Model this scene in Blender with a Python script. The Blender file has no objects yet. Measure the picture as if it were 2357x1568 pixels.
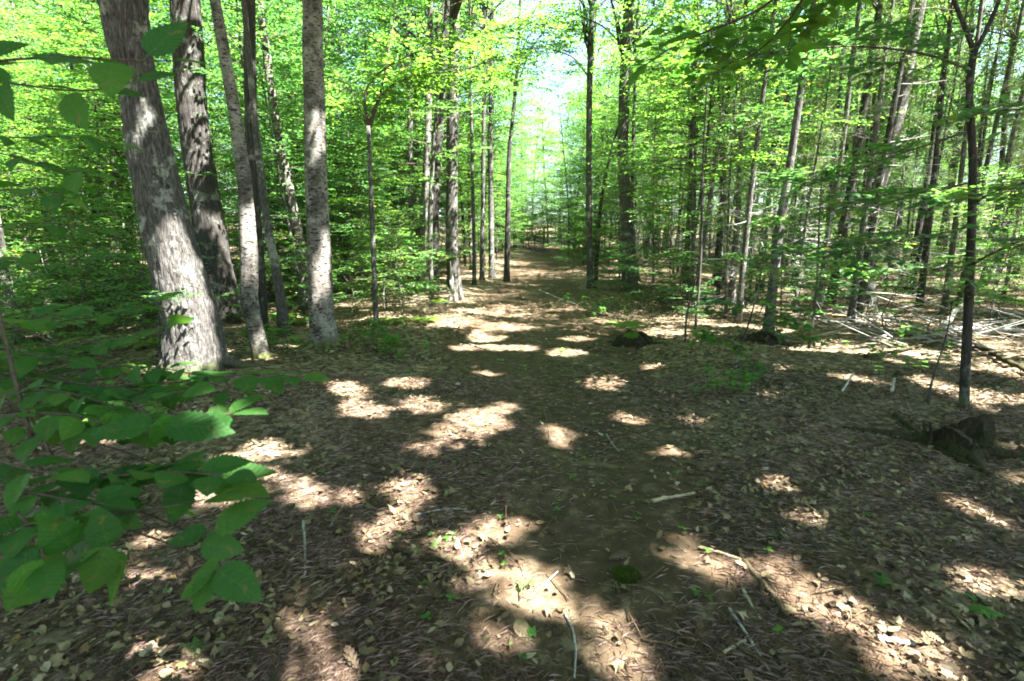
import bpy, math, random
import numpy as np

# ------------------------------------------------------------------ camera, sky, sun, exposure
C = bpy.context.scene.collection
SC = bpy.context.scene
CAMH, PITCH, LENS = 1.6, math.radians(10.8), 18.0
cam_d = bpy.data.cameras.new('camera'); cam_d.lens = LENS; cam_d.sensor_width = 36.0
cam_d.clip_start = 0.05; cam_d.clip_end = 2000
cam_d.dof.use_dof = True; cam_d.dof.focus_distance = 6.0; cam_d.dof.aperture_fstop = 3.5
cam = bpy.data.objects.new('camera', cam_d); C.objects.link(cam)
cam.location = (0, 0, CAMH); cam.rotation_euler = (math.pi/2 - PITCH, 0, 0)
SC.camera = cam

SUN_EL = math.radians(60)
SUN_AZ = math.atan2(0.60, -0.30)            # direction towards the sun, measured from +Y to +X
SUN = np.array([math.sin(SUN_AZ)*math.cos(SUN_EL), math.cos(SUN_AZ)*math.cos(SUN_EL), math.sin(SUN_EL)])
W = bpy.data.worlds.new('World'); SC.world = W; W.use_nodes = True
wn = W.node_tree.nodes; wl = W.node_tree.links
sky = wn.new('ShaderNodeTexSky'); sky.sky_type = 'NISHITA'; sky.sun_disc = False
sky.sun_elevation = SUN_EL; sky.sun_rotation = SUN_AZ
sky.air_density = 1.0; sky.dust_density = 1.2; sky.ozone_density = 1.0
wn['Background'].inputs['Strength'].default_value = 0.05
wl.new(sky.outputs[0], wn['Background'].inputs['Color'])
sun_d = bpy.data.lights.new('sun', 'SUN'); sun_d.energy = 5.0; sun_d.angle = math.radians(0.53)
sun_d.color = (1.0, 0.975, 0.94)
sun_o = bpy.data.objects.new('sun', sun_d); C.objects.link(sun_o)
from mathutils import Vector
sun_o.rotation_euler = Vector(SUN).to_track_quat('Z', 'Y').to_euler()
sun_o.location = (20, -10, 40)

SC.view_settings.view_transform = 'Standard'; SC.view_settings.look = 'None'
SC.view_settings.exposure = 3.9; SC.view_settings.gamma = 1.0
SC.view_settings.use_curve_mapping = False
cy = SC.cycles
cy.max_bounces = 7; cy.diffuse_bounces = 5; cy.glossy_bounces = 2; cy.transmission_bounces = 5
cy.transparent_max_bounces = 4; cy.caustics_reflective = False; cy.caustics_refractive = False
cy.sample_clamp_indirect = 6.0; cy.use_denoising = True; cy.filter_width = 1.8
SC.render.use_persistent_data = False

# ------------------------------------------------------------------ helpers
RNG = np.random.default_rng(11)
F, CX, CY = 2357/36*LENS, 1178.5, 784.0
cp, sp = math.cos(PITCH), math.sin(PITCH)
def ray(px, py):
    a, b = (px-CX)/F, (CY-py)/F
    return np.array([a, cp + b*sp, -sp + b*cp])
def proj(P):
    P = np.asarray(P, float); d = P - np.array([0, 0, CAMH])
    z = d[..., 1]*cp - d[..., 2]*sp; u = d[..., 1]*sp + d[..., 2]*cp
    z = np.where(z < 0.05, 0.05, z)
    return CX + F*d[..., 0]/z, CY - F*u/z
def sstep(t): t = np.clip(t, 0, 1); return t*t*(3-2*t)
def xc(y): return 0.05*np.asarray(y) + 0.02
def halfw(y): return 1.55 - 0.6*sstep((np.asarray(y)-16)/22) + 0.12*np.sin(np.asarray(y)*0.9) + 0.08*np.sin(np.asarray(y)*2.3+1)
def hgt(x, y):
    x = np.asarray(x, float); y = np.asarray(y, float)
    h = 0.95*sstep((y-13)/34) + 4.5*sstep((y-44)/70) + 4.0*sstep((np.abs(x)-22)/60)*sstep((y-5)/30)
    h = h - 0.55*sstep((-x-4.5)/9) + 0.15*sstep((x-5)/9)
    h = h + 0.035*np.sin(x*0.8+1.3)*np.sin(y*0.63) + 0.03*np.sin(x*1.9+y*0.7)*np.sin(y*1.4-x*0.4+2)
    h = h + 0.010*np.sin(x*5.1+y*2.0)*np.sin(y*4.3-x*1.7) + 0.006*np.sin(x*11+1)*np.sin(y*12.5+x*3)
    d = np.abs(x-xc(y))
    h = h + 0.05*sstep((d-1.0)/1.2)
    return h
def ground(px, py):
    r = ray(px, py); t = 1.6/max(1e-3, -r[2])
    if r[2] > -0.02: t = 40/r[1]
    for _ in range(30):
        p = r*t; z = CAMH + p[2] - float(hgt(p[0], p[1]))
        t2 = t + z/max(0.03, -r[2]+0.03)*0.7
        t = min(t2, 90/r[1])
    p = r*t
    return np.array([p[0], p[1], float(hgt(p[0], p[1]))])
def at_y(px, py, Y):
    r = ray(px, py); p = r*(Y/r[1]); return np.array([p[0], p[1], CAMH+p[2]])
def at_d(px, py, d):                       # at axial depth d
    r = ray(px, py); p = r*d; return np.array([p[0], p[1], CAMH+p[2]])
def nrm(v): v = np.asarray(v, float); return v/np.maximum(np.linalg.norm(v, axis=-1, keepdims=True), 1e-9)

class MB:
    def __init__(s): s.V = []; s.T = []; s.n = 0
    def add(s, V, T):
        V = np.asarray(V, float).reshape(-1, 3); T = np.asarray(T, int).reshape(-1, 3)
        s.V.append(V); s.T.append(T + s.n); s.n += len(V)
    def mesh(s, name, smooth=False):
        me = bpy.data.meshes.new(name)
        if not s.V: return me
        V = np.concatenate(s.V); T = np.concatenate(s.T)
        me.vertices.add(len(V)); me.vertices.foreach_set('co', V.astype(np.float32).ravel())
        me.loops.add(len(T)*3); me.loops.foreach_set('vertex_index', T.astype(np.int32).ravel())
        me.polygons.add(len(T)); me.polygons.foreach_set('loop_start', np.arange(0, len(T)*3, 3, dtype=np.int32))
        me.polygons.foreach_set('use_smooth', np.full(len(T), smooth))
        me.update(calc_edges=True); me.validate()
        return me
def tube(P, R, sides=8, cap=True, lobes=None):
    P = np.asarray(P, float); n = len(P); R = np.broadcast_to(np.asarray(R, float), (n,))
    Tn = nrm(np.gradient(P, axis=0)); ref = np.array([1.0, 0, 0]) if abs(Tn[0][0]) < 0.8 else np.array([0, 1.0, 0])
    A = nrm(ref - (Tn@ref)[:, None]*Tn); B = np.cross(Tn, A)
    th = np.arange(sides)*2*math.pi/sides
    rr = R[:, None]*np.ones((1, sides))
    if lobes is not None: rr = rr*lobes(np.arange(n), th)
    V = P[:, None, :] + rr[..., None]*(np.cos(th)[None, :, None]*A[:, None, :] + np.sin(th)[None, :, None]*B[:, None, :])
    V = V.reshape(-1, 3); i = np.arange(n-1)[:, None]*sides; j = np.arange(sides)[None, :]; k = (j+1) % sides
    a, b, c, d = i+j, i+k, i+sides+k, i+sides+j
    T = np.concatenate([np.stack([a, b, c], -1).reshape(-1, 3), np.stack([a, c, d], -1).reshape(-1, 3)])
    if cap:
        V = np.concatenate([V, P[:1], P[-1:]]); m = n*sides; jj = np.arange(sides); kk = (jj+1) % sides
        T = np.concatenate([T, np.stack([kk, jj, np.full(sides, m)], -1), np.stack([(n-1)*sides+jj, (n-1)*sides+kk, np.full(sides, m+1)], -1)])
    return V, T
def leaf_geo(c, a, n, l, w, fine=False):
    """c = leaf base, a = axis, n = normal, arrays (N,3); l, w arrays."""
    N = len(c); a = nrm(a); s = nrm(np.cross(n, a)); n = np.cross(a, s)
    l = np.asarray(l).reshape(-1, 1); w = np.asarray(w).reshape(-1, 1)
    base = c; tip = c + a*l - n*l*0.12
    if fine:
        L = c + a*l*0.42 + s*w*0.5 + n*l*0.03; R = c + a*l*0.42 - s*w*0.5 + n*l*0.03
        L2 = c + a*l*0.72 + s*w*0.34 - n*l*0.02; R2 = c + a*l*0.72 - s*w*0.34 - n*l*0.02
        M = c + a*l*0.5 - n*l*0.03
        V = np.stack([base, R, R2, tip, L2, L, M], 1).reshape(-1, 3)
        t = np.array([[0, 1, 6], [1, 2, 6], [2, 3, 6], [3, 4, 6], [4, 5, 6], [5, 0, 6]]); k = 7
    else:
        L = c + a*l*0.48 + s*w*0.5 + n*l*0.04; R = c + a*l*0.48 - s*w*0.5 + n*l*0.04
        V = np.stack([base, R, tip, L], 1).reshape(-1, 3); t = np.array([[0, 1, 2], [0, 2, 3]]); k = 4
    T = (t[None] + (np.arange(N)*k)[:, None, None]).reshape(-1, 3)
    return V, T
def obj(name, me, mat=None, parent=None, loc=None):
    o = bpy.data.objects.new(name, me); C.objects.link(o)
    if mat is not None and not me.materials: me.materials.append(mat)
    if parent is not None: o.parent = parent
    if loc is not None: o.location = loc
    return o
def tag(o, label, cat, group=None, kind=None):
    o['label'] = label
    if cat: o['category'] = cat
    if group: o['group'] = group
    if kind: o['kind'] = kind
    return o
def thing(name, label, cat, loc, group=None):
    o = bpy.data.objects.new(name, None); C.objects.link(o); o.location = loc; o.empty_display_size = 0.2
    return tag(o, label, cat, group)
def copy_tree(root, loc, rz=0.0, sc=1.0, label=None, group=None):
    r = root.copy(); C.objects.link(r); r.location = loc; r.rotation_euler = (0, 0, rz); r.scale = (sc, sc, sc)
    if label: r['label'] = label
    if group: r['group'] = group
    for ch in root.children:
        c = ch.copy(); C.objects.link(c); c.parent = r
        for g in ch.children:
            d = g.copy(); C.objects.link(d); d.parent = c
    return r

# ------------------------------------------------------------------ materials
def new_mat(name):
    m = bpy.data.materials.new(name); m.use_nodes = True; m.node_tree.nodes.clear()
    return m, m.node_tree.nodes, m.node_tree.links
def ramp(N, L, src, stops, interp='LINEAR'):
    r = N.new('ShaderNodeValToRGB'); r.color_ramp.interpolation = interp
    while len(r.color_ramp.elements) < len(stops): r.color_ramp.elements.new(0.5)
    for e, (p, c) in zip(r.color_ramp.elements, stops):
        e.position = p; e.color = (*c, 1)
    L.new(src, r.inputs[0]); return r.outputs[0]
def noise(N, L, vec, scale, detail=3, rough=0.55):
    n = N.new('ShaderNodeTexNoise'); n.inputs['Scale'].default_value = scale
    n.inputs['Detail'].default_value = detail; n.inputs['Roughness'].default_value = rough
    if vec is not None: L.new(vec, n.inputs['Vector'])
    return n.outputs['Fac']
def mapping(N, L, vec, sc):
    m = N.new('ShaderNodeMapping'); m.inputs['Scale'].default_value = sc; L.new(vec, m.inputs['Vector']); return m.outputs[0]
def mixc(N, L, fac, a, b, typ='MIX'):
    m = N.new('ShaderNodeMix'); m.data_type = 'RGBA'; m.blend_type = typ
    for i, v in ((0, fac), (6, a), (7, b)):
        if hasattr(v, 'links'): L.new(v, m.inputs[i])
        else: m.inputs[i].default_value = v if i == 0 else (*v, 1)
    return m.outputs[2]
def math_n(N, L, op, a, b=None):
    m = N.new('ShaderNodeMath'); m.operation = op
    for i, v in ((0, a), (1, b)):
        if v is None: continue
        if hasattr(v, 'links'): L.new(v, m.inputs[i])
        else: m.inputs[i].default_value = v
    return m.outputs[0]
def bump(N, L, h, strength, dist):
    b = N.new('ShaderNodeBump'); b.inputs['Strength'].default_value = strength; b.inputs['Distance'].default_value = dist
    L.new(h, b.inputs['Height']); return b.outputs[0]
def principled(N, L, col, rough=0.8, nor=None, spec=0.2):
    p = N.new('ShaderNodeBsdfPrincipled'); p.inputs['Roughness'].default_value = rough
    p.inputs['Specular IOR Level'].default_value = spec
    if hasattr(col, 'links'): L.new(col, p.inputs['Base Color'])
    else: p.inputs['Base Color'].default_value = (*col, 1)
    if nor is not None: L.new(nor, p.inputs['Normal'])
    return p
def out(N, L, sh):
    o = N.new('ShaderNodeOutputMaterial'); L.new(sh, o.inputs[0])

def leaf_mat(name, stops, trans=0.5, gain=1.9, rough=0.45, spec=0.35, veins=False, yel=(1.02, 1.0, 0.58), tint=True):
    m, N, L = new_mat(name)
    g = N.new('ShaderNodeNewGeometry'); oi = N.new('ShaderNodeObjectInfo')
    f = math_n(N, L, 'FRACT', math_n(N, L, 'ADD', g.outputs['Random Per Island'], oi.outputs['Random']))
    col = ramp(N, L, f, stops)
    if tint:           # every tree its own shade of green
        col = mixc(N, L, 1.0, col, ramp(N, L, oi.outputs['Random'], [(0, (0.72, 0.80, 0.95)), (0.35, (0.95, 0.95, 0.95)), (0.7, (1.15, 1.05, 0.85)), (1, (1.35, 1.15, 0.75))]), 'MULTIPLY')
    nor = None
    if veins:
        tc = N.new('ShaderNodeTexCoord'); se = N.new('ShaderNodeSeparateXYZ'); L.new(tc.outputs['Object'], se.inputs[0])
        ay = math_n(N, L, 'ABSOLUTE', se.outputs[1])
        v = math_n(N, L, 'SUBTRACT', se.outputs[0], math_n(N, L, 'MULTIPLY', ay, 0.85))
        wv = math_n(N, L, 'ABSOLUTE', math_n(N, L, 'SINE', math_n(N, L, 'MULTIPLY', v, 27.0)))   # unit leaf: side veins
        vein = math_n(N, L, 'LESS_THAN', wv, 0.10)
        mid = math_n(N, L, 'LESS_THAN', ay, 0.012)
        vm = math_n(N, L, 'MAXIMUM', vein, mid)
        blot = noise(N, L, tc.outputs['Object'], 6.0, 4)
        col = mixc(N, L, math_n(N, L, 'MULTIPLY', vm, 0.16), col, (0.16, 0.26, 0.08))
        col = mixc(N, L, ramp(N, L, blot, [(0.35, (0, 0, 0)), (0.7, (0.5, 0.5, 0.5))]), col, (0.035, 0.10, 0.03))
        hol = noise(N, L, tc.outputs['Object'], 9.0, 3)
        col = mixc(N, L, ramp(N, L, hol, [(0.66, (0, 0, 0)), (0.69, (0.8, 0.8, 0.8))]), col, (0.16, 0.11, 0.04))
        nor = bump(N, L, wv, 0.18, 0.012)
    p = principled(N, L, col, rough, nor, spec)
    t = N.new('ShaderNodeBsdfTranslucent')
    tcol = mixc(N, L, 1.0, col, (gain*yel[0], gain*yel[1], gain*yel[2]), 'MULTIPLY')
    L.new(tcol, t.inputs[0])
    mx = N.new('ShaderNodeMixShader'); mx.inputs[0].default_value = trans
    L.new(p.outputs[0], mx.inputs[1]); L.new(t.outputs[0], mx.inputs[2]); out(N, L, mx.outputs[0]); return m
M = {}
M['canopy'] = leaf_mat('canopy_leaf', [(0, (0.04, 0.115, 0.028)), (0.5, (0.06, 0.155, 0.034)), (0.8, (0.085, 0.19, 0.04)), (1, (0.13, 0.22, 0.045))], 0.5, 2.2, 0.38, 0.5)
M['under'] = leaf_mat('understory_leaf', [(0, (0.038, 0.115, 0.036)), (0.5, (0.055, 0.15, 0.042)), (0.85, (0.08, 0.19, 0.048)), (0.97, (0.12, 0.215, 0.05)), (1, (0.22, 0.20, 0.05))], 0.48, 2.1, 0.36, 0.5)
M['near'] = leaf_mat('broad_leaf', [(0, (0.018, 0.075, 0.014)), (0.4, (0.028, 0.105, 0.018)), (0.8, (0.05, 0.14, 0.02)), (1, (0.085, 0.18, 0.026))], 0.46, 2.1, 0.55, 0.2, veins=True)
M['maple'] = leaf_mat('maple_leaf', [(0, (0.04, 0.13, 0.03)), (1, (0.09, 0.20, 0.03))], 0.45, 1.9, 0.5, 0.3)
M['fern'] = leaf_mat('fern_leaf', [(0, (0.09, 0.20, 0.03)), (1, (0.19, 0.30, 0.05))], 0.45, 1.7, 0.55, 0.25)
M['needle'] = leaf_mat('needle_leaf', [(0, (0.06, 0.12, 0.04)), (1, (0.10, 0.17, 0.05))], 0.35, 1.4, 0.5, 0.3)
M['dry'] = leaf_mat('dry_leaf', [(0, (0.0294, 0.0214, 0.0121)), (0.3, (0.0735, 0.0534, 0.0294)), (0.55, (0.1274, 0.0952, 0.0520)), (0.76, (0.2058, 0.1602, 0.0910)), (0.83, (0.1274, 0.0712, 0.0364)), (0.95, (0.3038, 0.2492, 0.1689)), (0.985, (0.0882, 0.1246, 0.0390)), (1, (0.1960, 0.0979, 0.0390))], 0.12, 1.0, 0.7, 0.2, yel=(1.1, 1, 0.8), tint=False)
M['needles_dry'] = leaf_mat('dry_needle', [(0, (0.0824, 0.0536, 0.0381)), (0.5, (0.1730, 0.1154, 0.0874)), (1, (0.3399, 0.2524, 0.2072))], 0.05, 1.0, 0.6, 0.2, yel=(1, 1, 1), tint=False)

def bark_mat(name, dark, mid, light, scale=26, zs=0.16, bumpd=0.02, lichen=0.0, moss=0.0, birch=False, rough=0.9):
    m, N, L = new_mat(name)
    tc = N.new('ShaderNodeTexCoord'); oi = N.new('ShaderNodeObjectInfo')
    add = N.new('ShaderNodeVectorMath'); add.operation = 'ADD'
    L.new(tc.outputs['Object'], add.inputs[0])
    sc_ = N.new('ShaderNodeVectorMath'); sc_.operation = 'SCALE'; cmb = N.new('ShaderNodeCombineXYZ')
    for i in range(3): L.new(oi.outputs['Random'], cmb.inputs[i])
    L.new(cmb.outputs[0], sc_.inputs[0]); sc_.inputs['Scale'].default_value = 37.0
    L.new(sc_.outputs[0], add.inputs[1]); P = add.outputs[0]
    if birch:
        n1 = noise(N, L, mapping(N, L, P, (1, 1, 2.4)), 16, 5, 0.65)
        n2 = noise(N, L, P, 5.0, 4, 0.6)
        n3 = noise(N, L, mapping(N, L, P, (1, 1, 4.0)), 55, 2, 0.5)
        col = ramp(N, L, n2, [(0.38, mid), (0.58, light)])
        spot = ramp(N, L, n1, [(0.42, (1, 1, 1)), (0.47, (0, 0, 0))])
        lent = ramp(N, L, n3, [(0.36, (1, 1, 1)), (0.43, (0, 0, 0))])
        n6 = noise(N, L, mapping(N, L, P, (1, 1, 0.8)), 2.6, 4, 0.7)
        col = mixc(N, L, ramp(N, L, n6, [(0.50, (0, 0, 0)), (0.60, (0.75, 0.75, 0.75))]), col, (0.12, 0.105, 0.085))
        both = mixc(N, L, 1.0, spot, lent, 'LIGHTEN')
        col = mixc(N, L, both, col, dark)
        hgtv = math_n(N, L, 'SUBTRACT', n2, math_n(N, L, 'MULTIPLY', n1, -0.6))
        nor = bump(N, L, hgtv, 0.5, bumpd)
    else:
        Pm = mapping(N, L, P, (1, 1, zs))
        wob = N.new('ShaderNodeTexNoise'); wob.inputs['Scale'].default_value = 9.0; L.new(Pm, wob.inputs['Vector'])
        mixv = N.new('ShaderNodeVectorMath'); mixv.operation = 'MULTIPLY_ADD'
        L.new(wob.outputs['Color'], mixv.inputs[0]); mixv.inputs[1].default_value = (0.16, 0.16, 0.08); L.new(Pm, mixv.inputs[2])
        v = N.new('ShaderNodeTexVoronoi'); v.feature = 'DISTANCE_TO_EDGE'; v.inputs['Scale'].default_value = scale
        L.new(mixv.outputs[0], v.inputs['Vector'])
        n2 = noise(N, L, P, 38, 4, 0.65)
        fib = noise(N, L, mapping(N, L, P, (1, 1, zs*1.1)), scale*1.1, 6, 0.72)
        edge_ = ramp(N, L, v.outputs['Distance'], [(0.0, (0, 0, 0)), (0.10, (0.25, 0.25, 0.25)), (0.45, (0.4, 0.4, 0.4))])
        ridge = math_n(N, L, 'ADD', math_n(N, L, 'ADD', edge_, math_n(N, L, 'MULTIPLY', ramp(N, L, fib, [(0.30, (0, 0, 0)), (0.70, (1, 1, 1))]), 0.75)), math_n(N, L, 'MULTIPLY', n2, 0.45))
        col = ramp(N, L, math_n(N, L, 'MULTIPLY', ridge, 0.62), [(0.22, dark), (0.55, mid), (0.88, light)])
        nor = bump(N, L, ridge, 0.9, bumpd)
    if lichen > 0:
        n4 = noise(N, L, P, 3.5, 5, 0.7)
        col = mixc(N, L, ramp(N, L, n4, [(0.55, (0, 0, 0)), (0.62, (lichen, lichen, lichen))]), col, (0.42, 0.43, 0.36))
    if moss > 0:
        se = N.new('ShaderNodeSeparateXYZ'); L.new(tc.outputs['Object'], se.inputs[0])
        n5 = noise(N, L, P, 7, 4, 0.7)
        hh = math_n(N, L, 'SUBTRACT', math_n(N, L, 'MULTIPLY', n5, 0.9), math_n(N, L, 'MULTIPLY', se.outputs[2], 1.6))
        col = mixc(N, L, ramp(N, L, hh, [(0.18, (0, 0, 0)), (0.40, (moss, moss, moss))]), col, (0.07, 0.085, 0.02))
    p = principled(N, L, col, rough, nor, 0.15); out(N, L, p.outputs[0]); return m
M['bark_maple'] = bark_mat('maple_bark', (0.018, 0.016, 0.014), (0.085, 0.078, 0.07), (0.20, 0.192, 0.18), 32, 0.15, 0.022, 0.5, 0.8)
M['bark_dark'] = bark_mat('dark_bark', (0.016, 0.014, 0.012), (0.048, 0.043, 0.038), (0.105, 0.098, 0.09), 34, 0.08, 0.02, 0.25, 0.5)
M['bark_grey'] = bark_mat('grey_bark', (0.025, 0.022, 0.019), (0.08, 0.074, 0.066), (0.18, 0.172, 0.157), 34, 0.25, 0.010, 0.4, 0.3)
M['bark_birch'] = bark_mat('pale_bark', (0.022, 0.019, 0.016), (0.07, 0.064, 0.054), (0.215, 0.20, 0.172), birch=True, bumpd=0.01, lichen=0.25, moss=0.9)
M['bark_pole'] = bark_mat('pole_bark', (0.022, 0.019, 0.016), (0.07, 0.062, 0.053), (0.16, 0.15, 0.132), 40, 0.4, 0.006, 0.45)
M['twig'] = bark_mat('twig_bark', (0.03, 0.024, 0.018), (0.07, 0.055, 0.04), (0.13, 0.11, 0.085), 60, 0.4, 0.002)
M['stick_pale'] = bark_mat('bare_stick', (0.16, 0.12, 0.07), (0.34, 0.28, 0.18), (0.48, 0.42, 0.30), 50, 0.4, 0.002)
M['stick_brown'] = bark_mat('brown_stick', (0.045, 0.03, 0.018), (0.12, 0.085, 0.05), (0.22, 0.17, 0.11), 50, 0.4, 0.003)
M['stick_grey'] = bark_mat('grey_stick', (0.10, 0.09, 0.08), (0.26, 0.245, 0.22), (0.42, 0.41, 0.38), 50, 0.4, 0.002, 0.3)
M['rotten'] = bark_mat('rotten_wood', (0.010, 0.007, 0.005), (0.042, 0.030, 0.018), (0.10, 0.075, 0.045), 55, 0.09, 0.02, 0.0, 0.25)
M['deadwood'] = bark_mat('weathered_wood', (0.16, 0.14, 0.12), (0.40, 0.37, 0.33), (0.60, 0.57, 0.52), 30, 0.1, 0.008)
def simple(name, c1, c2, scale, bd=0.01, rough=0.9):
    m, N, L = new_mat(name); tc = N.new('ShaderNodeTexCoord')
    n = noise(N, L, tc.outputs['Object'], scale, 5, 0.65)
    p = principled(N, L, ramp(N, L, n, [(0.3, c1), (0.7, c2)]), rough, bump(N, L, n, 0.8, bd), 0.1); out(N, L, p.outputs[0]); return m
M['moss'] = simple('moss', (0.025, 0.045, 0.008), (0.10, 0.15, 0.02), 60, 0.02)
M['soil'] = simple('dark_soil', (0.010, 0.008, 0.005), (0.035, 0.028, 0.016), 25, 0.03)
M['cone'] = simple('pine_cone_scale', (0.06, 0.04, 0.025), (0.20, 0.15, 0.10), 30, 0.004)

def floor_mat(name, trail):
    m, N, L = new_mat(name); tc = N.new('ShaderNodeTexCoord'); P = tc.outputs['Object']
    n1 = noise(N, L, P, 0.8, 4, 0.6); n2 = noise(N, L, P, 9, 5, 0.65); n3 = noise(N, L, P, 90, 4, 0.7)
    v = N.new('ShaderNodeTexVoronoi'); v.inputs['Scale'].default_value = 17; v.inputs['Randomness'].default_value = 1
    wob = N.new('ShaderNodeVectorMath'); wob.operation = 'MULTIPLY_ADD'
    nn = N.new('ShaderNodeTexNoise'); nn.inputs['Scale'].default_value = 14; L.new(P, nn.inputs['Vector'])
    L.new(nn.outputs['Color'], wob.inputs[0]); wob.inputs[1].default_value = (0.12, 0.12, 0.12); L.new(P, wob.inputs[2])
    L.new(wob.outputs[0], v.inputs['Vector'])
    se = N.new('ShaderNodeSeparateColor'); L.new(v.outputs['Color'], se.inputs[0])
    leafc = ramp(N, L, se.outputs[0], [(0, (0.0441, 0.0309, 0.0180)), (0.35, (0.0931, 0.0681, 0.0409)), (0.7, (0.1666, 0.1253, 0.0779)), (1, (0.2548, 0.1997, 0.1330))])
    soil = ramp(N, L, n2, [(0.3, (0.0412, 0.0283, 0.0157)), (0.55, (0.1029, 0.0699, 0.0440)), (0.75, (0.1749, 0.1180, 0.0818))])
    soil = mixc(N, L, 0.55, soil, ramp(N, L, n3, [(0.35, (0.35, 0.33, 0.30)), (0.65, (1.35, 1.3, 1.25))]), 'MULTIPLY')
    lo, hi = (0.50, 0.68) if trail else (0.34, 0.50)
    if trail:          # trodden bare soil along the right of the track
        sx = N.new('ShaderNodeSeparateXYZ'); L.new(P, sx.inputs[0])
        dd = math_n(N, L, 'ABSOLUTE', math_n(N, L, 'SUBTRACT', math_n(N, L, 'SUBTRACT', sx.outputs[0], math_n(N, L, 'MULTIPLY', sx.outputs[1], 0.05)), 0.45))
        worn = ramp(N, L, math_n(N, L, 'ADD', dd, math_n(N, L, 'MULTIPLY', n1, 0.9)), [(0.55, (0.75, 0.75, 0.75)), (1.25, (0, 0, 0))])
        soil = mixc(N, L, worn, soil, mixc(N, L, n2, (0.0343, 0.0240, 0.0129), (0.0833, 0.0587, 0.0327)))
    col = mixc(N, L, ramp(N, L, math_n(N, L, 'ADD', math_n(N, L, 'MULTIPLY', n1, 0.55), math_n(N, L, 'MULTIPLY', n2, 0.5)), [(lo, (0, 0, 0)), (hi, (1, 1, 1))]), soil, leafc)
    h = math_n(N, L, 'ADD', n3, math_n(N, L, 'MULTIPLY', se.outputs[1], 0.8))
    p = principled(N, L, col, 0.9, bump(N, L, h, 0.8, 0.012), 0.12); out(N, L, p.outputs[0]); return m
M['ground'] = floor_mat('forest_floor', False); M['trail'] = floor_mat('trail_floor', True)

# ------------------------------------------------------------------ ground and trail (one sheet cut along the trail edge)
def spaced(lo, mid0, mid1, hi, d0, growth):
    a = [mid0]; d = d0
    while a[-1] > lo: d *= growth; a.append(a[-1]-d)
    b = list(np.arange(mid0, mid1, d0)); c = [mid1]; d = d0
    while c[-1] < hi: d *= growth; c.append(c[-1]+d)
    return np.array(a[:0:-1] + b + c)
gx = spaced(-160, -3.5, 4.0, 160, 0.055, 1.045); gy = spaced(-40, 1.0, 5.0, 220, 0.055, 1.028)
X, Y = np.meshgrid(gx, gy); Z = hgt(X, Y)
jit = RNG.normal(0, 0.006, X.shape)*(np.abs(X) < 8)*(Y < 14); Z = Z + jit
nx, ny = len(gx), len(gy)
GV = np.stack([X, Y, Z], -1).reshape(-1, 3)
ii, jj = np.meshgrid(np.arange(ny-1), np.arange(nx-1), indexing='ij')
a = ii*nx+jj; Q = np.stack([a, a+1, a+nx+1, a+nx], -1).reshape(-1, 4)
qc = GV[Q].mean(1)
edge = halfw(qc[:, 1]) + 0.12*np.sin(qc[:, 1]*3.7+qc[:, 0]) + 0.08*np.sin(qc[:, 1]*9.1)
ontrail = (np.abs(qc[:, 0]-xc(qc[:, 1])) < edge) & (qc[:, 1] > -8) & (qc[:, 1] < 75)
for nm, msk, mt in (('ground', ~ontrail, M['ground']), ('trail', ontrail, M['trail'])):
    q = Q[msk]; u, inv = np.unique(q, return_inverse=True); inv = inv.reshape(-1, 4)
    b = MB(); b.add(GV[u], np.concatenate([inv[:, [0, 1, 2]], inv[:, [0, 2, 3]]]))
    o = obj(nm, b.mesh(nm, True), mt); o['kind'] = 'structure'
    o['label'] = {'ground': 'brown forest floor covered with fallen leaves on both sides of the trail', 'trail': 'wide brown footpath of earth and needles running into the woods'}[nm]
    o['category'] = {'ground': 'ground', 'trail': 'trail'}[nm]

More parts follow.
